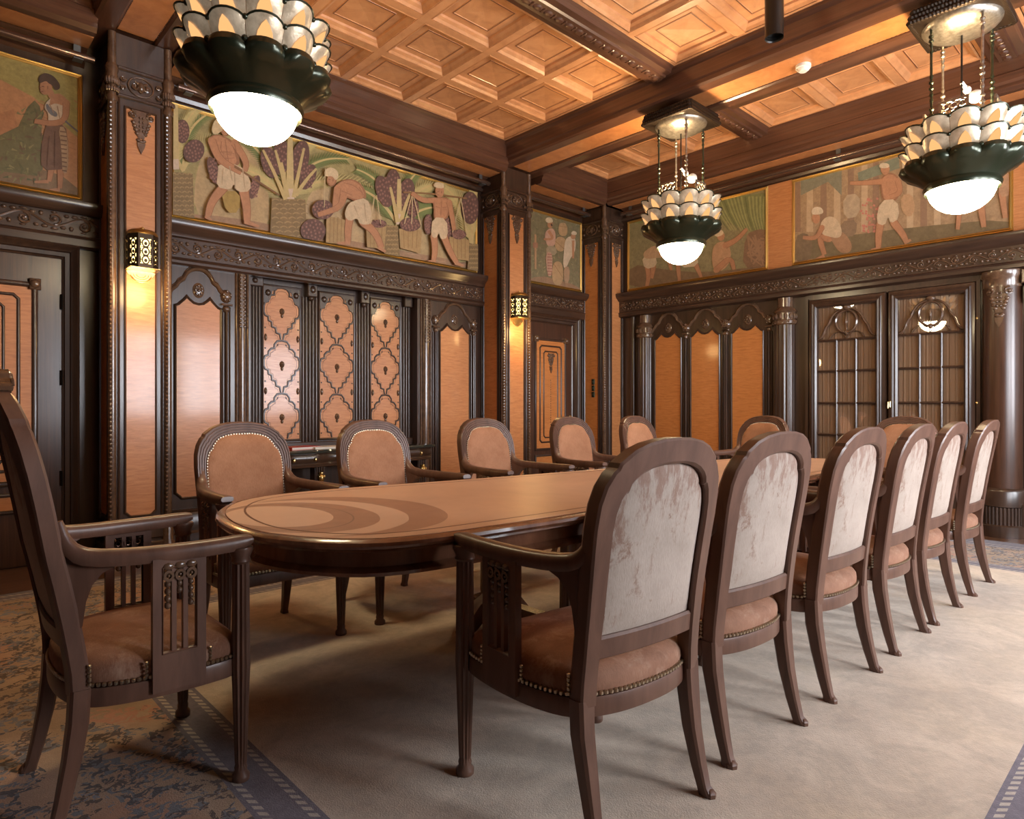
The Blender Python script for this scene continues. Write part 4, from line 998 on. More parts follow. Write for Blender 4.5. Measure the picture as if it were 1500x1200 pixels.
    # arms, panels
    for sg in (-1,1):
        P = [(.220,-.262,.845),(.222,-.248,.795),(.227,-.222,.758),(.238,-.185,.742),(.260,-.09,.735),(.278,.04,.734),(.283,.15,.734),(.283,.225,.736),(.281,.278,.744)]
        P = chaikin(P, 1, False); k = len(P); S = []
        for i in range(k):
            t = i/(k-1); w = .012+.018*min(1,t/.35); h = .011+.011*min(1,t/.3)
            w = min(w, .027)
            if t > .86: h *= 1-.5*(t-.86)/.14
            S.append([(-w,-h*.5),(-w*.8,-h),(w*.8,-h),(w,-h*.5),(w,h*.3),(w*.8,h*.8),(w*.4,h),(-w*.4,h),(-w*.8,h*.8),(-w,h*.3)])
        b = MB(); b.sweep([(sg*p[0],p[1],p[2]) for p in P], S)
        b.lathe([(.026,.672),(.032,.680),(.029,.690),(.040,.714),(.038,.722)], 16, (sg*.281,.247,0))
        b.prism(lambda u, w, d=0, sg=sg: (sg*(.211+(u+.235)*.30+d), u, w), [(-.245,.79),(-.185,.742),(-.075,.728),(-.120,.716),(-.155,.698),(-.180,.668),(-.195,.625),(-.204,.56),(-.225,.54),(-.245,.56)], -.014, .016)
        arm = b.build('armrest', W, T, ang=50)
        mp = lambda u, w, d=0, sg=sg: (sg*(.2865+d), u, w)
        b = MB(); p0, p1 = -.030, .128; zl, zh = .35, .722
        b.slab(mp, p0, p0+.028, zl, zh, -.011, .011); b.slab(mp, p1-.028, p1, zl, zh, -.011, .011); b.slab(mp, p0+.028, p1-.028, zl, .455, -.011, .011); b.slab(mp, p0+.028, p1-.028, .695, zh, -.011, .011)
        g0, g1 = p0+.028, p1-.028; wd = (g1-g0)
        for k in (1,2): u = g0+wd*k/3; b.slab(mp, u-.007, u+.007, .455, .695, -.009, .009)
        b.mould(mp, [(g0,.455),(g1,.455),(g1,.695),(g0,.695)], half_round(.004,.014), closed=True)
        pn = b.build('arm_panel', W, T)
        b = MB()
        for k, cnt in ((0,4),(1,2),(2,4)):
            u = g0+wd*(k+.5)/3
            b.mould(mp, arc(u, .672, .0125, 0, 2*pi, 10)[:-1], [(.004,-.012),(.004,.015),(-.004,.015),(-.004,-.012)], closed=True); b.dome(mp, u, .672, .0, .007, .007, .016, 6)
            for q in range(cnt): b.ball(mp(u,.646-q*.020,0), .0100, 8, 6, (1.35,1,1))
            b.dome(mp, u, .698, .009, .019, .012, .008, 8)
        b.build('carved_drops', carved, pn, ang=60)
    if tall:
        b = MB(); zt = hz(1.068); y = back_lean(1.068,0)
        fm = lambda u, w, d=0: (u, y+.012+d, w)
        b.prism(fm, chaikin([(-.10,zt-.02),(-.085,zt+.012),(-.045,zt+.02),(-.03,zt+.045),(0,zt+.055),(.03,zt+.045),(.045,zt+.02),(.085,zt+.012),(.10,zt-.02)],2), -.028, .014)
        for sg in (-1,1): spiral(b, fm, sg*.05, zt+.005, .018, .022, 1.2, sg, .005)
        b.dome(fm, 0, zt+.025, .014, .02, .025, .014, 8); b.build('carved_crest', carved, bf)
    return T
chair0 = make_chair('armchair', 'x')
LEAN[0] = .155
head = make_chair('head_armchair', 'tall carved head armchair at the rounded end of the table, nearest left', True)
head.location = (.533,2.29,0); head.rotation_euler = (0,0,-pi/2); head.scale = (1,.89,1)
RG, LG, EG = 'armchairs on the window side of the table', 'armchairs on the mural side of the table', 'armchairs at the far end of the table'
first = [True]
def place(x, y, deg, label, group):
    o = chair0 if first[0] else copy_tree(chair0); first[0] = False
    o.location = (x,y,0); o.rotation_euler = (0,0,R(deg)); tag(o, label, 'chair', group)
for (x, y, a), l in zip([(1.525,1.29,-6),(2.15,1.28,-5),(2.84,1.245,-3),(3.54,1.235,-1),(4.145,1.228,-1),(4.905,1.215,-1)],
    ['nearest armchair seen from behind with worn pale back fabric', 'second armchair from behind, just right of the nearest one', 'third armchair in the row seen from behind', 'fourth armchair in the row seen from behind', 'fifth armchair in the row, second from its far end', 'farthest armchair in the row seen from behind, beside the round column']):
    place(x, y, a, l, RG)
for (x, y), l in zip([(1.315,3.19),(2.10,3.19),(2.99,3.17),(3.88,3.15),(4.73,3.13)],
    ['orange velvet armchair facing the viewer in front of the left arched panel', 'orange velvet armchair facing the viewer in front of the console table', 'orange velvet armchair before the right arched panel and lantern pilaster', 'orange velvet armchair in front of the small far door', 'orange velvet armchair partly hidden beside the corner pilaster']):
    place(x, y, 180, l, LG)
place(5.28, 2.70, 82, 'orange velvet armchair at the table end before the orange panels', EG)
place(5.78, 1.70, 88, 'orange velvet armchair at the table end before the glazed bookcase', EG)
# ------------------------------------------------------------------ console table with books
cn = thing('console_table', (3.2,5.6,0), 'dark carved console table with brass mounts below the lattice panels', 'console table')
CX0, CX1 = 2.30, 4.02; CYF = 5.40
def console_outline(ins, yb=YA+.125):
    f = []; N = 60
    for k in range(N+1):
        x = CX0+ins+(CX1-CX0-2*ins)*k/N; bay = .5-.5*cos(2*pi*3*k/N); f.append((x, CYF+ins+.045-.045*min(1,bay*1.6)))
    return f+[(CX1-ins,yb),(CX0+ins,yb)]
def cstack(rows, top=True):
    b = MB(); V = []; n = len(console_outline(0))
    for ins, z in rows: V += [(x,y,z) for x, y in console_outline(ins)]
    b.add(V, [(i*n+k, i*n+(k+1)%n, (i+1)*n+(k+1)%n, (i+1)*n+k) for i in range(len(rows)-1) for k in range(n)]+[tuple(range((len(rows)-1)*n,len(rows)*n)), tuple(range(n))]); return b
cstack([(.01,.725),(.0,.73),(-.005,.745),(.0,.757),(.012,.76)]).build('marble_top', marble, cn)
cstack([(.045,.60),(.03,.605),(.025,.625),(.035,.635),(.04,.64),(.025,.66),(.02,.69),(.03,.715),(.025,.725)]).build('drawer_apron', wall_wood_h, cn)
for x in (2.43,2.76,3.55,3.88):
    b = MB(); reeds(b, atY(CYF+.075), x-.045, x+.045, 0.02, .60, 4); b.box(x-.05, x+.05, CYF+.075, CYF+.17, 0, .60); b.bslab(atY(CYF+.075), x-.055, x+.055, 0, .09, 0, .02); lg = b.build('leg', wall_wood, cn)
    q = MB(); mp = atY(CYF+.075); q.dome(mp, x, .50, .02, .028, .045, .03, 10); q.dome(mp, x, .455, .02, .016, .035, .025, 8); q.dome(mp, x, .545, .02, .022, .016, .025, 8)
    for sg in (-1,1): q.dome(mp, x+sg*.024, .515, .02, .012, .02, .028, 6)
    q.build('brass_mount', brass, lg)
b = MB(); b.box(CX0+.08, CX1-.08, YA+.02, YA+.12, 0, .60); b.build('back_board', door_wood, cn)
for k in range(3):
    b = MB(); u = CX0+(CX1-CX0)*(k+.5)/3
    for sg in (-1,1): b.dome(atY(CYF+.02), u+sg*.10, .675, .0, .016, .02, .02, 8)
    b.build('drawer_knob', brass, cn)
def book(x, y, z, w, d, h, rot, mats, label, g='books and papers on the console'):
    o = thing('book', (x,y,z), label, 'book', g); o.rotation_euler = (0,0,rot); ORG[o.name] = Vector((0,0,0))
    b = MB(); b.box(-w/2, w/2, -d/2, d/2, 0, .003); b.box(-w/2, w/2, -d/2, d/2, h-.003, h); b.box(-w/2, -w/2+.003, -d/2, d/2, .003, h-.003); b.build('cover', mats[0], o, smooth=False)
    b = MB(); b.box(-w/2+.003, w/2-.004, -d/2+.004, d/2-.004, .003, h-.003); b.build('pages', paper, o, smooth=False)
book(2.63, 5.60, .761, .30, .20, .026, .15, [red_cover], 'red covered book lying on the left of the console')
book(2.86, 5.57, .761, .28, .20, .018, -.05, [paper], 'flat white booklet beside the red book on the console')
book(3.08, 5.60, .761, .26, .19, .014, .08, [paper], 'thin white booklet on the console next to the second chair back')
# ------------------------------------------------------------------ murals
def lin(c): return tuple(((v/255)/12.92 if v/255 <= .04045 else ((v/255+.055)/1.055)**2.4) for v in c)
PAINT = {}
def paint(col, mott=.2):
    k = (col, mott)
    if k in PAINT: return PAINT[k]
    m, nt, p = base('mural_paint'); t_ = .26; a = lin(tuple(v*(1-t_)+g*t_ for v, g in zip(col, (190,150,110))))
    n = noise(nt, mapping(nt, (16,16,16)), 1, 6, .7, .4); n2 = noise(nt, mapping(nt, (70,70,70)), 1, 3)
    f = math_(nt, 'ADD', math_(nt, 'MULTIPLY', n, .7), math_(nt, 'MULTIPLY', n2, .3))
    c = ramp(nt, f, [(.35, tuple(v*(1-mott*.8) for v in a)), (.65, tuple(min(1,v*(1+mott*.8)) for v in a))])
    nt.links.new(c, p.inputs['Base Color']); inp(nt, p, Roughness=.55, Specular_IOR_Level=.35); PAINT[k] = m; return m
class Canvas:
    def __init__(s, conv, mp, ox, oy, sc): s.conv, s.mp, s.o, s.b, s.mats, s.d = conv, mp, (ox,oy,sc), MB(), [], .006
    def mi(s, col, mott=.22):
        m = paint(col, mott)
        if m not in s.mats: s.mats.append(m)
        return s.mats.index(m)
    def P(s, x, y): return s.conv(s.o[0]+x/s.o[2], s.o[1]+y/s.o[2])
    def frame(s, ox, oy, sc): s.o = (ox,oy,sc)
    def rect(s, u0, u1, w0, w1, col, mott=.22): s.d += .00013; s.b.flat(s.mp, [(u0,w0),(u1,w0),(u1,w1),(u0,w1)], s.d, s.mi(col,mott))
    def clip(s, q):
        L = s.lim; return (min(max(q[0],L[0]),L[1]), min(max(q[1],L[2]),L[3]))
    def poly(s, col, pts, smooth=1, mott=.22):
        s.d += .00013; p = chaikin(pts, smooth) if smooth else pts
        s.b.flat(s.mp, [s.clip(s.P(*q)) for q in p], s.d, s.mi(col,mott))
    def blob(s, col, x, y, rx, ry, rot=0, mott=.22, n=16):
        c_, s_ = cos(rot), sin(rot); s.poly(col, [(x+rx*cos(t)*c_-ry*sin(t)*s_, y+rx*cos(t)*s_+ry*sin(t)*c_) for t in [2*pi*k/n for k in range(n)]], 0, mott)
    def stroke(s, col, pts, w0, w1=None, mott=.15, bump_=True):
        w1 = w0 if w1 is None else w1
        s.d += .00013 if bump_ else .00003
        p = chaikin(pts, 2, False) if len(pts) > 2 else pts; n = len(p); L = []; Rr = []
        for i in range(n):
            a, b_ = p[max(0,i-1)], p[min(n-1,i+1)]; dx, dy = b_[0]-a[0], b_[1]-a[1]; l = hypot(dx,dy) or 1; w = (w0+(w1-w0)*i/(n-1))/2
            L.append((p[i][0]-dy/l*w, p[i][1]+dx/l*w)); Rr.append((p[i][0]+dy/l*w, p[i][1]-dx/l*w))
        vs = [s.mp(*s.clip(s.P(*q)), s.d) for q in L+Rr]
        s.b.add(vs, [(i,i+1,n+i+1,n+i) for i in range(n-1)], s.mi(col,mott))
    def frond(s, rib, leaf, x0, y0, x1, y1, x2, y2, w=8, ll=60, n=18):
        """curved midrib with leaflets"""
        pts = [((1-t)**2*x0+2*t*(1-t)*x1+t*t*x2, (1-t)**2*y0+2*t*(1-t)*y1+t*t*y2) for t in [k/n for k in range(n+1)]]
        s.d += .00013
        for k in range(2, n):
            dx, dy = pts[k][0]-pts[k-1][0], pts[k][1]-pts[k-1][1]; l = hypot(dx,dy) or 1; dx/=l; dy/=l; q = ll*(1-.5*k/n)
            for sg in (-1,1): s.stroke(leaf, [pts[k],(pts[k][0]+q*(dx*.75-sg*dy*.66), pts[k][1]+q*(dy*.75+sg*dx*.66))], w*.7, 1, bump_=False)
        s.stroke(rib, pts, w, w*.35)
    def limb(s, pts, w0, w1, col=(172,118,86)):
        s.stroke((128,82,58), pts, w0*1.14, w1*1.16); s.stroke(col, pts, w0*.98, w1*.98)
        s.blob(col, pts[0][0], pts[0][1], w0*.48, w0*.48, n=10); 
    def face(s, x, y, r, sg=-1):
        s.stroke((96,62,48), [(x+sg*r*.15,y-r*.15),(x+sg*r*.6,y-r*.2)], r*.16); s.stroke((124,80,60), [(x+sg*r*.75,y-r*.1),(x+sg*r*1.02,y+r*.35),(x+sg*r*.7,y+r*.4)], r*.14); s.stroke((112,62,50), [(x+sg*r*.3,y+r*.75),(x+sg*r*.72,y+r*.72)], r*.13)
        s.stroke((138,92,68), [(x-sg*r*.5,y-r*.3),(x-sg*r*.5,y+r*.3)], r*.25)
    def finish(s, o): s.b.build('canvas', s.mats, o, smooth=False, norm=False)
def mural_frame(o, mp, u0, u1, w0, w1):
    f = MB(); f.mould(mp, [(u0,w0),(u1,w0),(u1,w1),(u0,w1)], [(.016,0),(.016,.016),(.006,.022),(-.002,.014),(-.010,.018),(-.016,.010),(-.016,0)], closed=True); f.build('gilt_frame', gilt, o)
def trunk(c, x0, x1, y0, y1, body=(112,94,62), lite=(146,124,84)):
    c.poly(body, [(x0,y0),(x1,y0+10),(x1+8,y1),(x0-8,y1)], 0); r = 0; y = y0+14; c.d += .00013
    while y < y1-8:
        st = (x1-x0)/4; x = x0+(st/2 if r%2 else 0)
        while x < x1: c.stroke(lite, [(x,y),(x+st*.4,y-9),(x+st*.85,y)], 8, 4, bump_=False); x += st
        y += 22; r += 1
SK, SKD, CLOTH, PUR = (176,122,90), (140,92,66), (200,182,152), (98,66,66)
def cluster(c, x, y, rx, ry, rot=0):
    c.blob((74,50,52), x, y, rx, ry, rot); c.d += .00013
    for k in range(26):
        a = k*2.4; q = sqrt((k+.5)/26)*.88; c.b.add([c.mp(*c.clip(c.P(x+rx*q*cos(a)+5*cos(t), y+ry*q*sin(a)+6*sin(t))), c.d) for t in (0,1.05,2.1,3.14,4.2,5.2)], [(0,1,2,3,4,5)], c.mi((122,84,82)))
def mural(u0, u1, w0, w1, conv, mp, ox, oy, sc, label, bg, grp='painted murals above the panelling'):
    o = thing('mural', mp((u0+u1)/2, w0, 0), label, 'mural', grp); mural_frame(o, mp, u0, u1, w0, w1)
    c = Canvas(conv, mp, ox, oy, sc); c.lim = (u0,u1,w0,w1); c.rect(u0, u1, w0, w1, bg, .3); c.o_ = o; return c
ZT, ZB = 3.628, 2.715
# palm harvest (long mural)
c = mural(1.607, 4.859, ZB, ZT, pA, WA, 250, 150, 3.3333, 'long mural of three men in white shorts harvesting palm fruit', (150,142,92))
c.poly((176,152,110), [(110,600),(120,300),(230,170),(420,240),(480,420),(480,660)], 2); c.poly((182,158,118), [(650,690),(650,470),(760,370),(950,400),(1040,560),(1040,740)], 2); c.poly((170,150,108), [(1100,760),(1120,560),(1250,470),(1400,540),(1440,810)], 2)
c.poly((150,118,92), [(0,540),(300,560),(700,640),(1100,720),(1490,790),(1500,870),(0,640)], 1)
for k in range(60):
    x = random.uniform(0,1480); y = 575+x*.155+random.uniform(-20,45); c.stroke(random.choice([(128,96,78),(172,140,112),(118,100,70)]), [(x,y),(x+60,y+8)], 6, 2, bump_=(k==0))
G1, G2, RIB = (92,116,62), (188,178,116), (200,180,120)
for args in ((60,330,40,60,300,20),(60,330,160,140,330,190),(60,340,-40,150,-60,60),(560,470,480,250,300,140),(560,470,500,180,380,60),(575,470,640,250,860,280),(575,470,700,330,1000,420),(570,470,600,200,760,170),(560,470,420,330,330,330),(1100,600,1060,380,900,330),(1100,600,1160,400,1330,400),(1100,600,1000,420,860,420),(1105,600,1120,380,1220,330),(1100,600,1230,500,1300,520),(1460,700,1420,480,1330,420),(1460,700,1470,480,1480,440),(20,330,30,120,120,40),(575,470,540,200,480,130)):
    c.frond(RIB, G1 if (args[4]//20)%2 else G2, *args, w=17, ll=80, n=26)
trunk(c, 0, 100, 345, 600); trunk(c, 485, 648, 470, 690); trunk(c, 1040, 1100, 600, 760); trunk(c, 1445, 1492, 690, 830)
for a in ((50,150,34,58),(105,245,50,58,.5),(475,300,42,80,-.3),(530,270,40,90),(620,290,44,100,.2),(660,370,36,66,.4),(1030,440,38,80,-.3),(1075,420,40,90),(1135,460,42,86,.2),(1170,520,30,50),(1450,520,44,80),(200,340,26,70,-.3),(400,420,22,60,.3),(1245,600,20,50),(1340,620,22,55)): cluster(c, *a)
for x0, x1, y0, y1, w in ((16,16,20,335,34),(572,572,180,478,42),(1103,1103,380,600,30)): c.stroke((194,176,122), [(x0,y0),(x0,(y0+y1)/2),(x1,y1)], w*.55, w); c.stroke((206,188,170), [(x1,y1-50),(x1,y1)], w*.8, w)
for a in ((500,240,560,470),(640,230,590,470),(530,300,560,470),(700,330,600,460),(440,240,550,480),(1060,420,1095,590),(1160,440,1110,590)): c.stroke((190,172,116), [(a[0],a[1]),((a[0]+a[2])/2,(a[1]+a[3])/2-10),(a[2],a[3])], 10, 22)
c.poly((150,126,60), [(235,440),(330,440),(325,545),(260,545)], 1)
# first man
c.limb([(345,430),(362,520),(362,590)], 46, 26); c.stroke(SK, [(350,588),(420,612)], 22, 12); c.limb([(250,420),(190,490),(172,560)], 46, 26); c.stroke(SK, [(160,560),(190,582)], 20, 12)
c.poly(SKD, [(172,185),(215,160),(290,190),(318,240),(332,325),(222,322),(205,260)], 2); c.poly(SK, [(180,185),(215,166),(280,195),(300,245),(318,318),(230,316),(214,260)], 2)
c.stroke(SKD, [(255,190),(272,300)], 4); c.stroke(SKD, [(225,250),(290,252)], 4)
c.poly(CLOTH, [(222,306),(330,312),(378,380),(380,442),(312,446),(300,400),(282,436),(212,420),(220,350)], 1); c.stroke((160,142,116), [(300,330),(304,430)], 5)
c.limb([(300,205),(362,300),(350,345)], 34, 22); c.limb([(190,195),(225,290),(335,350)], 38, 24); c.stroke((110,76,48), [(300,320),(520,460)], 11, 7)
c.blob(SKD, 258, 140, 24, 36); c.blob(SK, 256, 138, 20, 32); c.poly((206,186,146), [(196,110),(215,86),(262,88),(284,112),(262,124),(240,150),(205,170),(188,150)], 2); c.blob((60,44,36), 272, 160, 8, 8)
c.face(258,140,22,1)
for a in ([(238,200),(232,240),(250,262)],[(262,262),(300,258)],[(250,282),(300,280)],[(300,210),(312,260)]): c.stroke((146,96,70), a, 5, 3)
for a in ([(245,330),(240,410)],[(340,330),(352,430)],[(276,320),(290,390)]): c.stroke((170,150,122), a, 6, 2)
# baskets and second man
for pts in ([(748,560),(840,580),(835,700),(745,690)], [(940,600),(1038,612),(1030,722),(945,712)], [(1100,622),(1212,628),(1204,742),(1106,716)], [(1345,660),(1442,676),(1440,778),(1352,766)]):
    c.poly((158,132,88), pts, 0); 
    for k in range(1,5): t = k/5; c.stroke((134,108,68), [(pts[0][0]+(pts[1][0]-pts[0][0])*t, pts[0][1]+6),(pts[3][0]+(pts[2][0]-pts[3][0])*t, pts[3][1])], 4)
for a in ((730,530,54,48),(682,632,62,58),(1155,602,52,34),(1002,598,38,20),(1392,650,36,24)): cluster(c, *a)
c.limb([(925,590),(985,640),(1015,715)], 40, 24); c.stroke(SK, [(1000,712),(1035,735)], 20, 12); c.limb([(862,560),(850,630),(852,690)], 38, 24); c.stroke(SK, [(862,692),(800,694)], 20, 12)
c.poly(SKD, [(785,410),(850,376),(915,398),(950,470),(900,495),(842,470),(800,462)], 2); c.poly(SK, [(790,412),(850,382),(908,404),(938,466),(896,484),(842,462),(806,454)], 2)
c.poly(CLOTH, [(868,490),(945,470),(970,555),(966,602),(906,602),(898,570),(858,588),(832,560),(846,512)], 1)
c.limb([(800,425),(790,500),(790,540)], 32, 22); c.limb([(830,465),(815,520),(705,556)], 34, 20); c.blob(SKD, 772, 388, 24, 30); c.blob(SK, 770, 386, 20, 26); c.poly((210,192,156), [(735,340),(765,322),(800,340),(806,372),(790,392),(776,366),(738,372)], 2)
c.face(768,388,20,-1)
for a in ([(830,400),(880,412),(920,450)],[(820,440),(870,460)],[(905,420),(925,460)]): c.stroke((148,98,72), a, 5, 3)
for a in ([(880,510),(900,560)],[(930,500),(940,590)]): c.stroke((170,150,122), a, 6, 2)
# third man
for a in ([(1165,450),(1125,600)],[(1165,450),(1205,605)],[(1165,450),(1160,600)],[(1400,472),(1360,640)],[(1400,472),(1430,650)],[(740,330),(735,520)],[(990,460),(1010,600)],[(980,460),(960,600)]): c.stroke((196,176,136), a, 4)
c.stroke((120,86,52), [(1120,446),(1260,452),(1430,476)], 9, 7)
c.limb([(1318,660),(1345,730),(1380,788)], 32, 20); c.stroke(SK, [(1370,790),(1412,802)], 16, 10); c.limb([(1268,655),(1275,720),(1268,775)], 32, 20); c.stroke(SK, [(1278,778),(1238,782)], 16, 10)
c.poly(SKD, [(1258,478),(1300,466),(1345,474),(1352,520),(1332,584),(1266,582),(1268,520)], 2); c.poly(SK, [(1264,482),(1300,472),(1338,480),(1342,520),(1324,580),(1272,578),(1276,520)], 2)
c.poly(CLOTH, [(1262,566),(1330,572),(1338,664),(1302,678),(1292,640),(1278,672),(1252,656)], 1)
c.limb([(1272,484),(1215,488),(1160,450)], 26, 18); c.limb([(1342,492),(1356,560),(1366,630)], 26, 16); c.blob(SK, 1296, 440, 21, 32); c.poly((208,190,156), [(1266,404),(1290,394),(1318,408),(1318,428),(1270,424)], 1); c.face(1296,446,17,-1)
for a in ([(1304,490),(1302,560)],[(1275,515),(1298,522)],[(1308,522),(1334,516)]): c.stroke((148,98,72), a, 5, 3)
c.finish(c.o_)
# tea picker (left mural)
c = mural(-.45, .974, ZB, ZT, pA, WA, 0, 0, 3, 'mural of a dark haired woman picking leaves, over the left door', (156,148,84))
c.poly((186,132,92), [(-600,400),(-300,330),(0,350),(150,430),(360,620),(360,900),(-600,700)], 0); c.poly((176,120,84), [(-200,560),(60,480),(90,640),(40,760),(-200,720)], 0)
for k in range(50):
    x = random.uniform(-300,340); y = 480+random.uniform(-60,230); c.stroke((168,116,80), [(x,y),(x+50,y+22)], 5, 2, bump_=(k==0))
c.poly((120,98,74), [(-600,650),(0,690),(360,800),(360,960),(-600,800)], 1); c.poly((92,96,66), [(-300,640),(60,600),(140,430),(185,480),(180,640),(190,780),(60,760),(-300,720)], 1)
for k in range(150):
    x = random.uniform(-220,200); y = random.uniform(600,800) if x < 60 else random.uniform(460,790); a = random.uniform(0,6.3)
    c.stroke(random.choice([(76,86,60),(128,128,86),(104,112,72),(92,78,62)]), [(x,y),(x+26*cos(a),y+26*sin(a))], 11, 2, bump_=(k%50==0))
c.limb([(225,740),(215,800)], 26, 18); c.stroke(SK, [(212,800),(150,802)], 16, 9); c.limb([(265,740),(262,830)], 28, 18); c.stroke(SK, [(262,835),(215,838)], 16, 9)
c.poly((98,72,62), [(205,545),(285,545),(300,640),(298,745),(180,752),(178,660),(190,590)], 1); c.poly((172,142,110), [(255,560),(285,560),(300,650),(296,765),(272,762),(268,650)], 1)
for k in range(10): c.stroke((110,82,66), [(262+k,580+k*19),(292,584+k*19)], 6)
c.poly((206,188,164), [(205,445),(245,420),(285,440),(296,480),(286,550),(208,545),(212,500),(190,480)], 2); c.poly(SK, [(222,420),(262,412),(294,440),(300,475),(280,470),(240,455),(215,470)], 2); c.poly((96,104,116), [(205,455),(222,480),(252,500),(248,520),(215,505),(198,470)], 1)
c.limb([(290,455),(286,535),(225,548),(150,535)], 30, 18); c.stroke((96,98,112), [(285,535),(345,585)], 8, 6)
c.blob(SK, 200, 385, 28, 36, .2); c.stroke(SK, [(215,400),(228,430)], 26, 30); c.poly((56,44,42), [(165,345),(190,322),(228,332),(262,370),(262,395),(240,402),(228,378),(212,370),(200,358),(172,372)], 2); c.face(196,388,24,-1)
for a in ([(215,460),(235,500)],[(250,470),(262,530)],[(215,600),(205,730)],[(240,580),(238,740)]): c.stroke((150,120,100) if a[0][1]<520 else (78,56,48), a, 5, 3)
c.finish(c.o_)
# water jars (small mural)
c = mural(5.735, 6.714, ZB, ZT, pA, WA, 680, 230, 5.715, 'small mural of two turbaned figures with tall water jars', (104,104,78))
for k in range(170):
    x = random.uniform(555,965); y = random.uniform(460,1130); a = random.uniform(0,6.3)
    c.stroke(random.choice([(86,92,66),(138,130,96),(116,118,84),(120,100,84)]), [(x,y),(x+22*cos(a),y+22*sin(a))], 10, 2, bump_=(k%60==0))
c.poly((136,106,82), [(545,1010),(700,1000),(970,1090),(970,1140),(545,1060)], 1); c.stroke((168,132,98), [(590,650),(592,940)], 16); c.stroke((150,104,84), [(570,740),(610,740)], 44)
for pts in ([(785,580),(800,552),(840,552),(858,590),(860,640),(840,665),(800,662),(782,630)], [(750,700),(790,660),(850,690),(840,780),(790,800),(755,760)], [(740,890),(780,870),(820,900),(825,1020),(800,1080),(745,1070),(725,990)]): c.poly((172,142,104), pts, 2); c.stroke((140,108,76), [pts[0],pts[3]], 5)
c.poly((190,150,134), [(668,640),(700,600),(745,600),(762,660),(752,750),(700,760),(672,700)], 2); c.stroke(SK, [(700,620),(745,690),(660,690)], 26, 18); c.poly((146,136,112), [(680,745),(760,745),(775,820),(680,830)], 1); c.poly((178,140,122), [(672,800),(735,800),(728,1000),(690,1000)], 1)
for k in range(8): c.stroke((146,92,84), [(690,815+k*24),(730,817+k*24)], 7)
c.blob(SK, 712, 570, 22, 28); c.poly((212,196,166), [(668,530),(690,505),(728,512),(738,545),(720,552),(690,556)], 2); c.stroke((52,40,36), [(722,560),(728,582)], 14)
c.poly((206,190,166), [(840,680),(900,660),(930,700),(920,800),(880,850),(850,930),(820,930),(826,800)], 2); c.stroke(SK, [(905,700),(905,850)], 22, 16); c.blob(SK, 905, 668, 20, 24); c.poly((210,196,170), [(885,640),(905,618),(935,630),(935,655),(900,655)], 1); c.poly((158,130,104), [(826,920),(878,920),(870,1060),(828,1060)], 1)
c.finish(c.o_)
# far wall, left part
c = mural(3.375, 5.30, ZB, ZT, pB, WB, 900, 300, 2.5, 'mural of bending and crouching figures under a green drape on the far wall', (122,118,84))
c.poly((104,116,70), [(60,0),(60,80),(200,40),(330,20),(430,70),(500,100),(560,110),(565,0),(565,-60),(60,60)], 1)
for k in range(16): c.stroke(random.choice([(86,100,58),(140,148,92)]), [(340+k*14,-30),(380+k*11,40),(420+k*9,95)], 7, 3)
c.poly((112,84,64), [(480,110),(530,88),(566,96),(566,240),(470,240)], 1)
for k in range(26): c.stroke((142,108,82), [(485+random.uniform(0,70),110+random.uniform(0,110)),(500+random.uniform(0,70),114+random.uniform(0,110))], 8, 4, bump_=(k==0))
c.poly((104,84,62), [(50,320),(50,215),(200,240),(330,250),(566,222),(566,240),(300,300)], 1)
c.limb([(120,220),(128,262),(120,300)], 18, 11); c.limb([(145,225),(138,270)], 18, 11); c.poly(CLOTH, [(102,190),(150,178),(160,225),(112,238)], 1); c.poly((184,150,116), [(105,175),(150,146),(205,160),(215,190),(150,196),(112,200)], 2); c.limb([(195,180),(210,240)], 15, 9); c.blob(SK, 224, 178, 14, 15)
c.limb([(235,225),(240,280)], 16, 10); c.limb([(300,220),(322,275)], 18, 10); c.poly(CLOTH, [(235,190),(300,170),(312,225),(240,232)], 1); c.poly((178,142,108), [(250,180),(310,165),(318,200),(262,205)], 2)
c.poly((176,134,100), [(358,175),(372,140),(412,132),(430,170),(425,215),(395,245),(362,240)], 2); c.limb([(408,150),(450,130),(488,88)], 22, 10); c.limb([(375,240),(428,190),(440,238)], 22, 12); c.blob(SK, 392, 116, 14, 17); c.poly((212,194,160), [(366,100),(384,88),(402,98),(400,112),(372,120)], 1)
c.finish(c.o_)
# far wall, right part
c = mural(1.15, 3.075, ZB, ZT, pB, WB, 1000, 0, 3, 'mural of a crouching man and a standing man among columns on the far wall', (150,124,94))
for k, x in enumerate((505,560,620,680,740,800,850,1000,1060,1120)): c.stroke((182,158,126) if k%2 else (128,100,80), [(x,700+k*-6),(x,1020)], 26, 30)
c.poly((108,112,96), [(520,860),(520,790),(700,740),(700,860),(640,800),(560,840)], 0); c.poly((104,118,100), [(770,760),(950,690),(955,740),(775,800)], 0)
c.poly((96,86,62), [(490,1060),(700,1040),(1000,1000),(1450,960),(1450,1020),(1200,1050),(490,1170)], 1); c.poly((104,88,68), [(495,1040),(540,1020),(575,1060),(560,1150),(495,1160)], 1)
for k in range(60):
    x = random.uniform(780,880); y = random.uniform(870,1020); c.stroke((190,112,100), [(x,y),(x+8,y+4)], 10, 6, bump_=(k==0))
c.poly((168,150,124), [(705,860),(780,850),(780,950),(710,965)], 1); c.poly((118,98,78), [(692,975),(770,965),(762,1040),(705,1040)], 1); c.poly((176,140,104), [(960,860),(1010,850),(1025,920),(1000,960),(962,930)], 1)
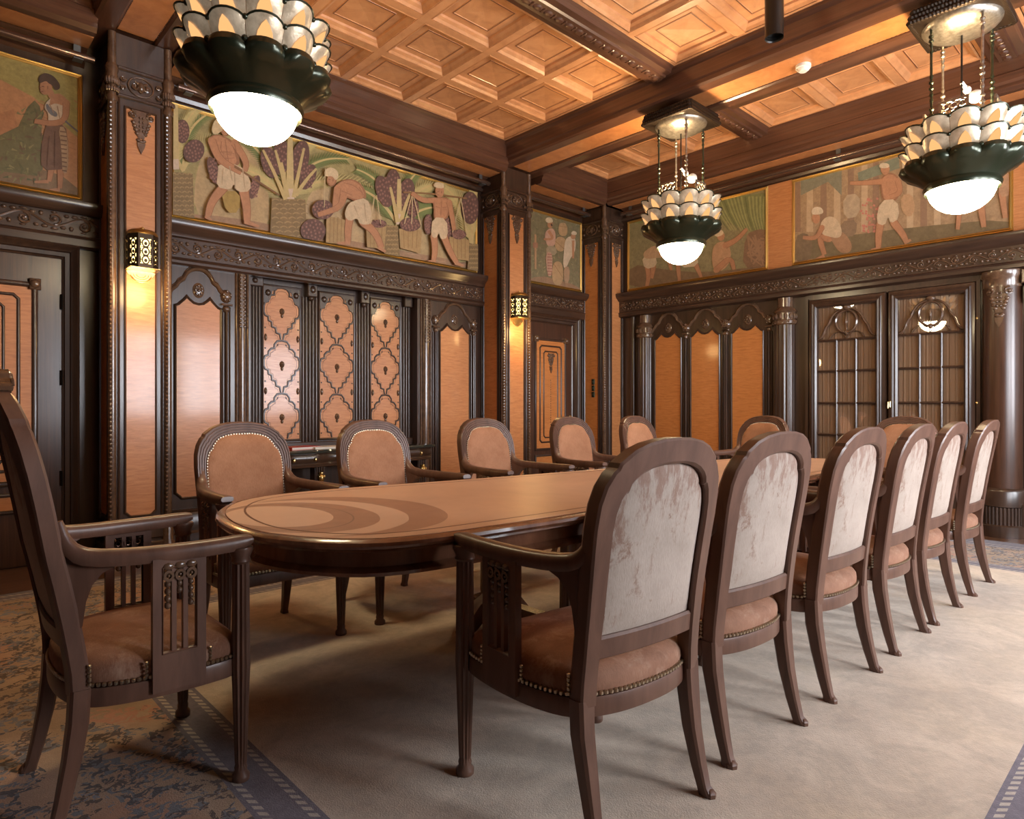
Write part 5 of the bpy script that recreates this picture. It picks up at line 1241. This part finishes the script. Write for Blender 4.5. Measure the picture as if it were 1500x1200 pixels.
c.limb([(645,1050),(600,1040),(625,1120)], 32, 18); c.stroke(SK, [(625,1125),(590,1140)], 16, 10); c.poly((150,112,84), [(640,1030),(700,1010),(748,1070),(740,1112),(690,1116)], 2); c.poly((198,178,148), [(605,980),(640,948),(682,962),(705,1020),(690,1050),(640,1040),(612,1030)], 2); c.limb([(615,1000),(590,1050),(530,1045)], 22, 14)
c.blob(SK, 588, 962, 18, 22); c.poly((212,198,172), [(566,925),(585,908),(615,914),(622,938),(600,944),(570,945)], 2)
c.limb([(870,985),(862,1040),(862,1090)], 34, 20); c.stroke(SK, [(870,1092),(830,1100)], 16, 10); c.limb([(930,980),(970,1030),(985,1065)], 34, 20); c.stroke(SK, [(975,1070),(1005,1055)], 16, 10)
c.poly(SKD, [(865,790),(905,756),(950,772),(960,830),(946,885),(880,890),(872,830)], 2); c.poly(SK, [(872,794),(905,762),(943,778),(952,830),(938,880),(886,884),(880,830)], 2); c.poly(CLOTH, [(870,882),(945,876),(955,960),(915,985),(905,950),(890,995),(850,980)], 1)
c.limb([(872,800),(800,806),(738,806)], 24, 14); c.limb([(948,795),(962,850),(910,868)], 26, 16); c.blob(SK, 892, 744, 20, 26); c.poly((214,196,166), [(862,735),(875,716),(908,720),(912,738),(880,742)], 1); c.poly((200,180,150), [(965,700),(992,705),(990,760),(968,760)], 1)
c.limb([(1222,900),(1210,1010)], 24, 16); c.limb([(1310,880),(1325,1000)], 34, 20); c.poly((170,164,120), [(1180,830),(1330,810),(1335,905),(1200,920)], 1); c.limb([(1405,850),(1420,960)], 30, 20); c.poly((168,128,98), [(1390,760),(1440,750),(1445,860),(1392,870)], 1)
c.finish(c.o_)
b = MB(); b.slab(WB, 3.09, 3.36, ZB-.02, ZT+.02, 0, .012); b.build('veneer_strip', maple, wallB, smooth=False)
b = MB(); b.slab(WB, .6, 1.135, ZB-.02, ZT+.02, 0, .012); b.build('veneer_strip', maple, wallB, smooth=False)
# ------------------------------------------------------------------ daylight, sky, camera
w = bpy.data.worlds.new('sky'); scene.world = w; w.use_nodes = True; nt = w.node_tree; bg = nt.nodes['Background']
bg.inputs[0].default_value = (.90,.93,1,1); bg.inputs[1].default_value = 26.0
for a, c in WINS:
    l = bpy.data.lights.new('window_portal', 'AREA'); l.shape = 'RECTANGLE'; l.size = c-a; l.size_y = WZ1-WZ0; l.cycles.is_portal = True
    lo = bpy.data.objects.new('window_portal', l); COL.objects.link(lo); lo.location = ((a+c)/2, YC-.26, (WZ0+WZ1)/2); lo.rotation_euler = (R(90),0,0)
cam = bpy.data.cameras.new('camera'); co = bpy.data.objects.new('camera', cam); COL.objects.link(co)
cam.sensor_width = 36; cam.sensor_fit = 'HORIZONTAL'; cam.lens = F/1500*36; cam.shift_y = -(600-HOR)/1500; cam.clip_start = .05
co.location = (0,0,EYE); co.rotation_euler = (R(90),0,-(pi/2-YAW)); scene.camera = co
vs = scene.view_settings; scene.display_settings.display_device = 'sRGB'; vs.view_transform = 'Standard'; vs.look = 'None'; vs.gamma = 1; vs.use_curve_mapping = False; vs.exposure = 0.42
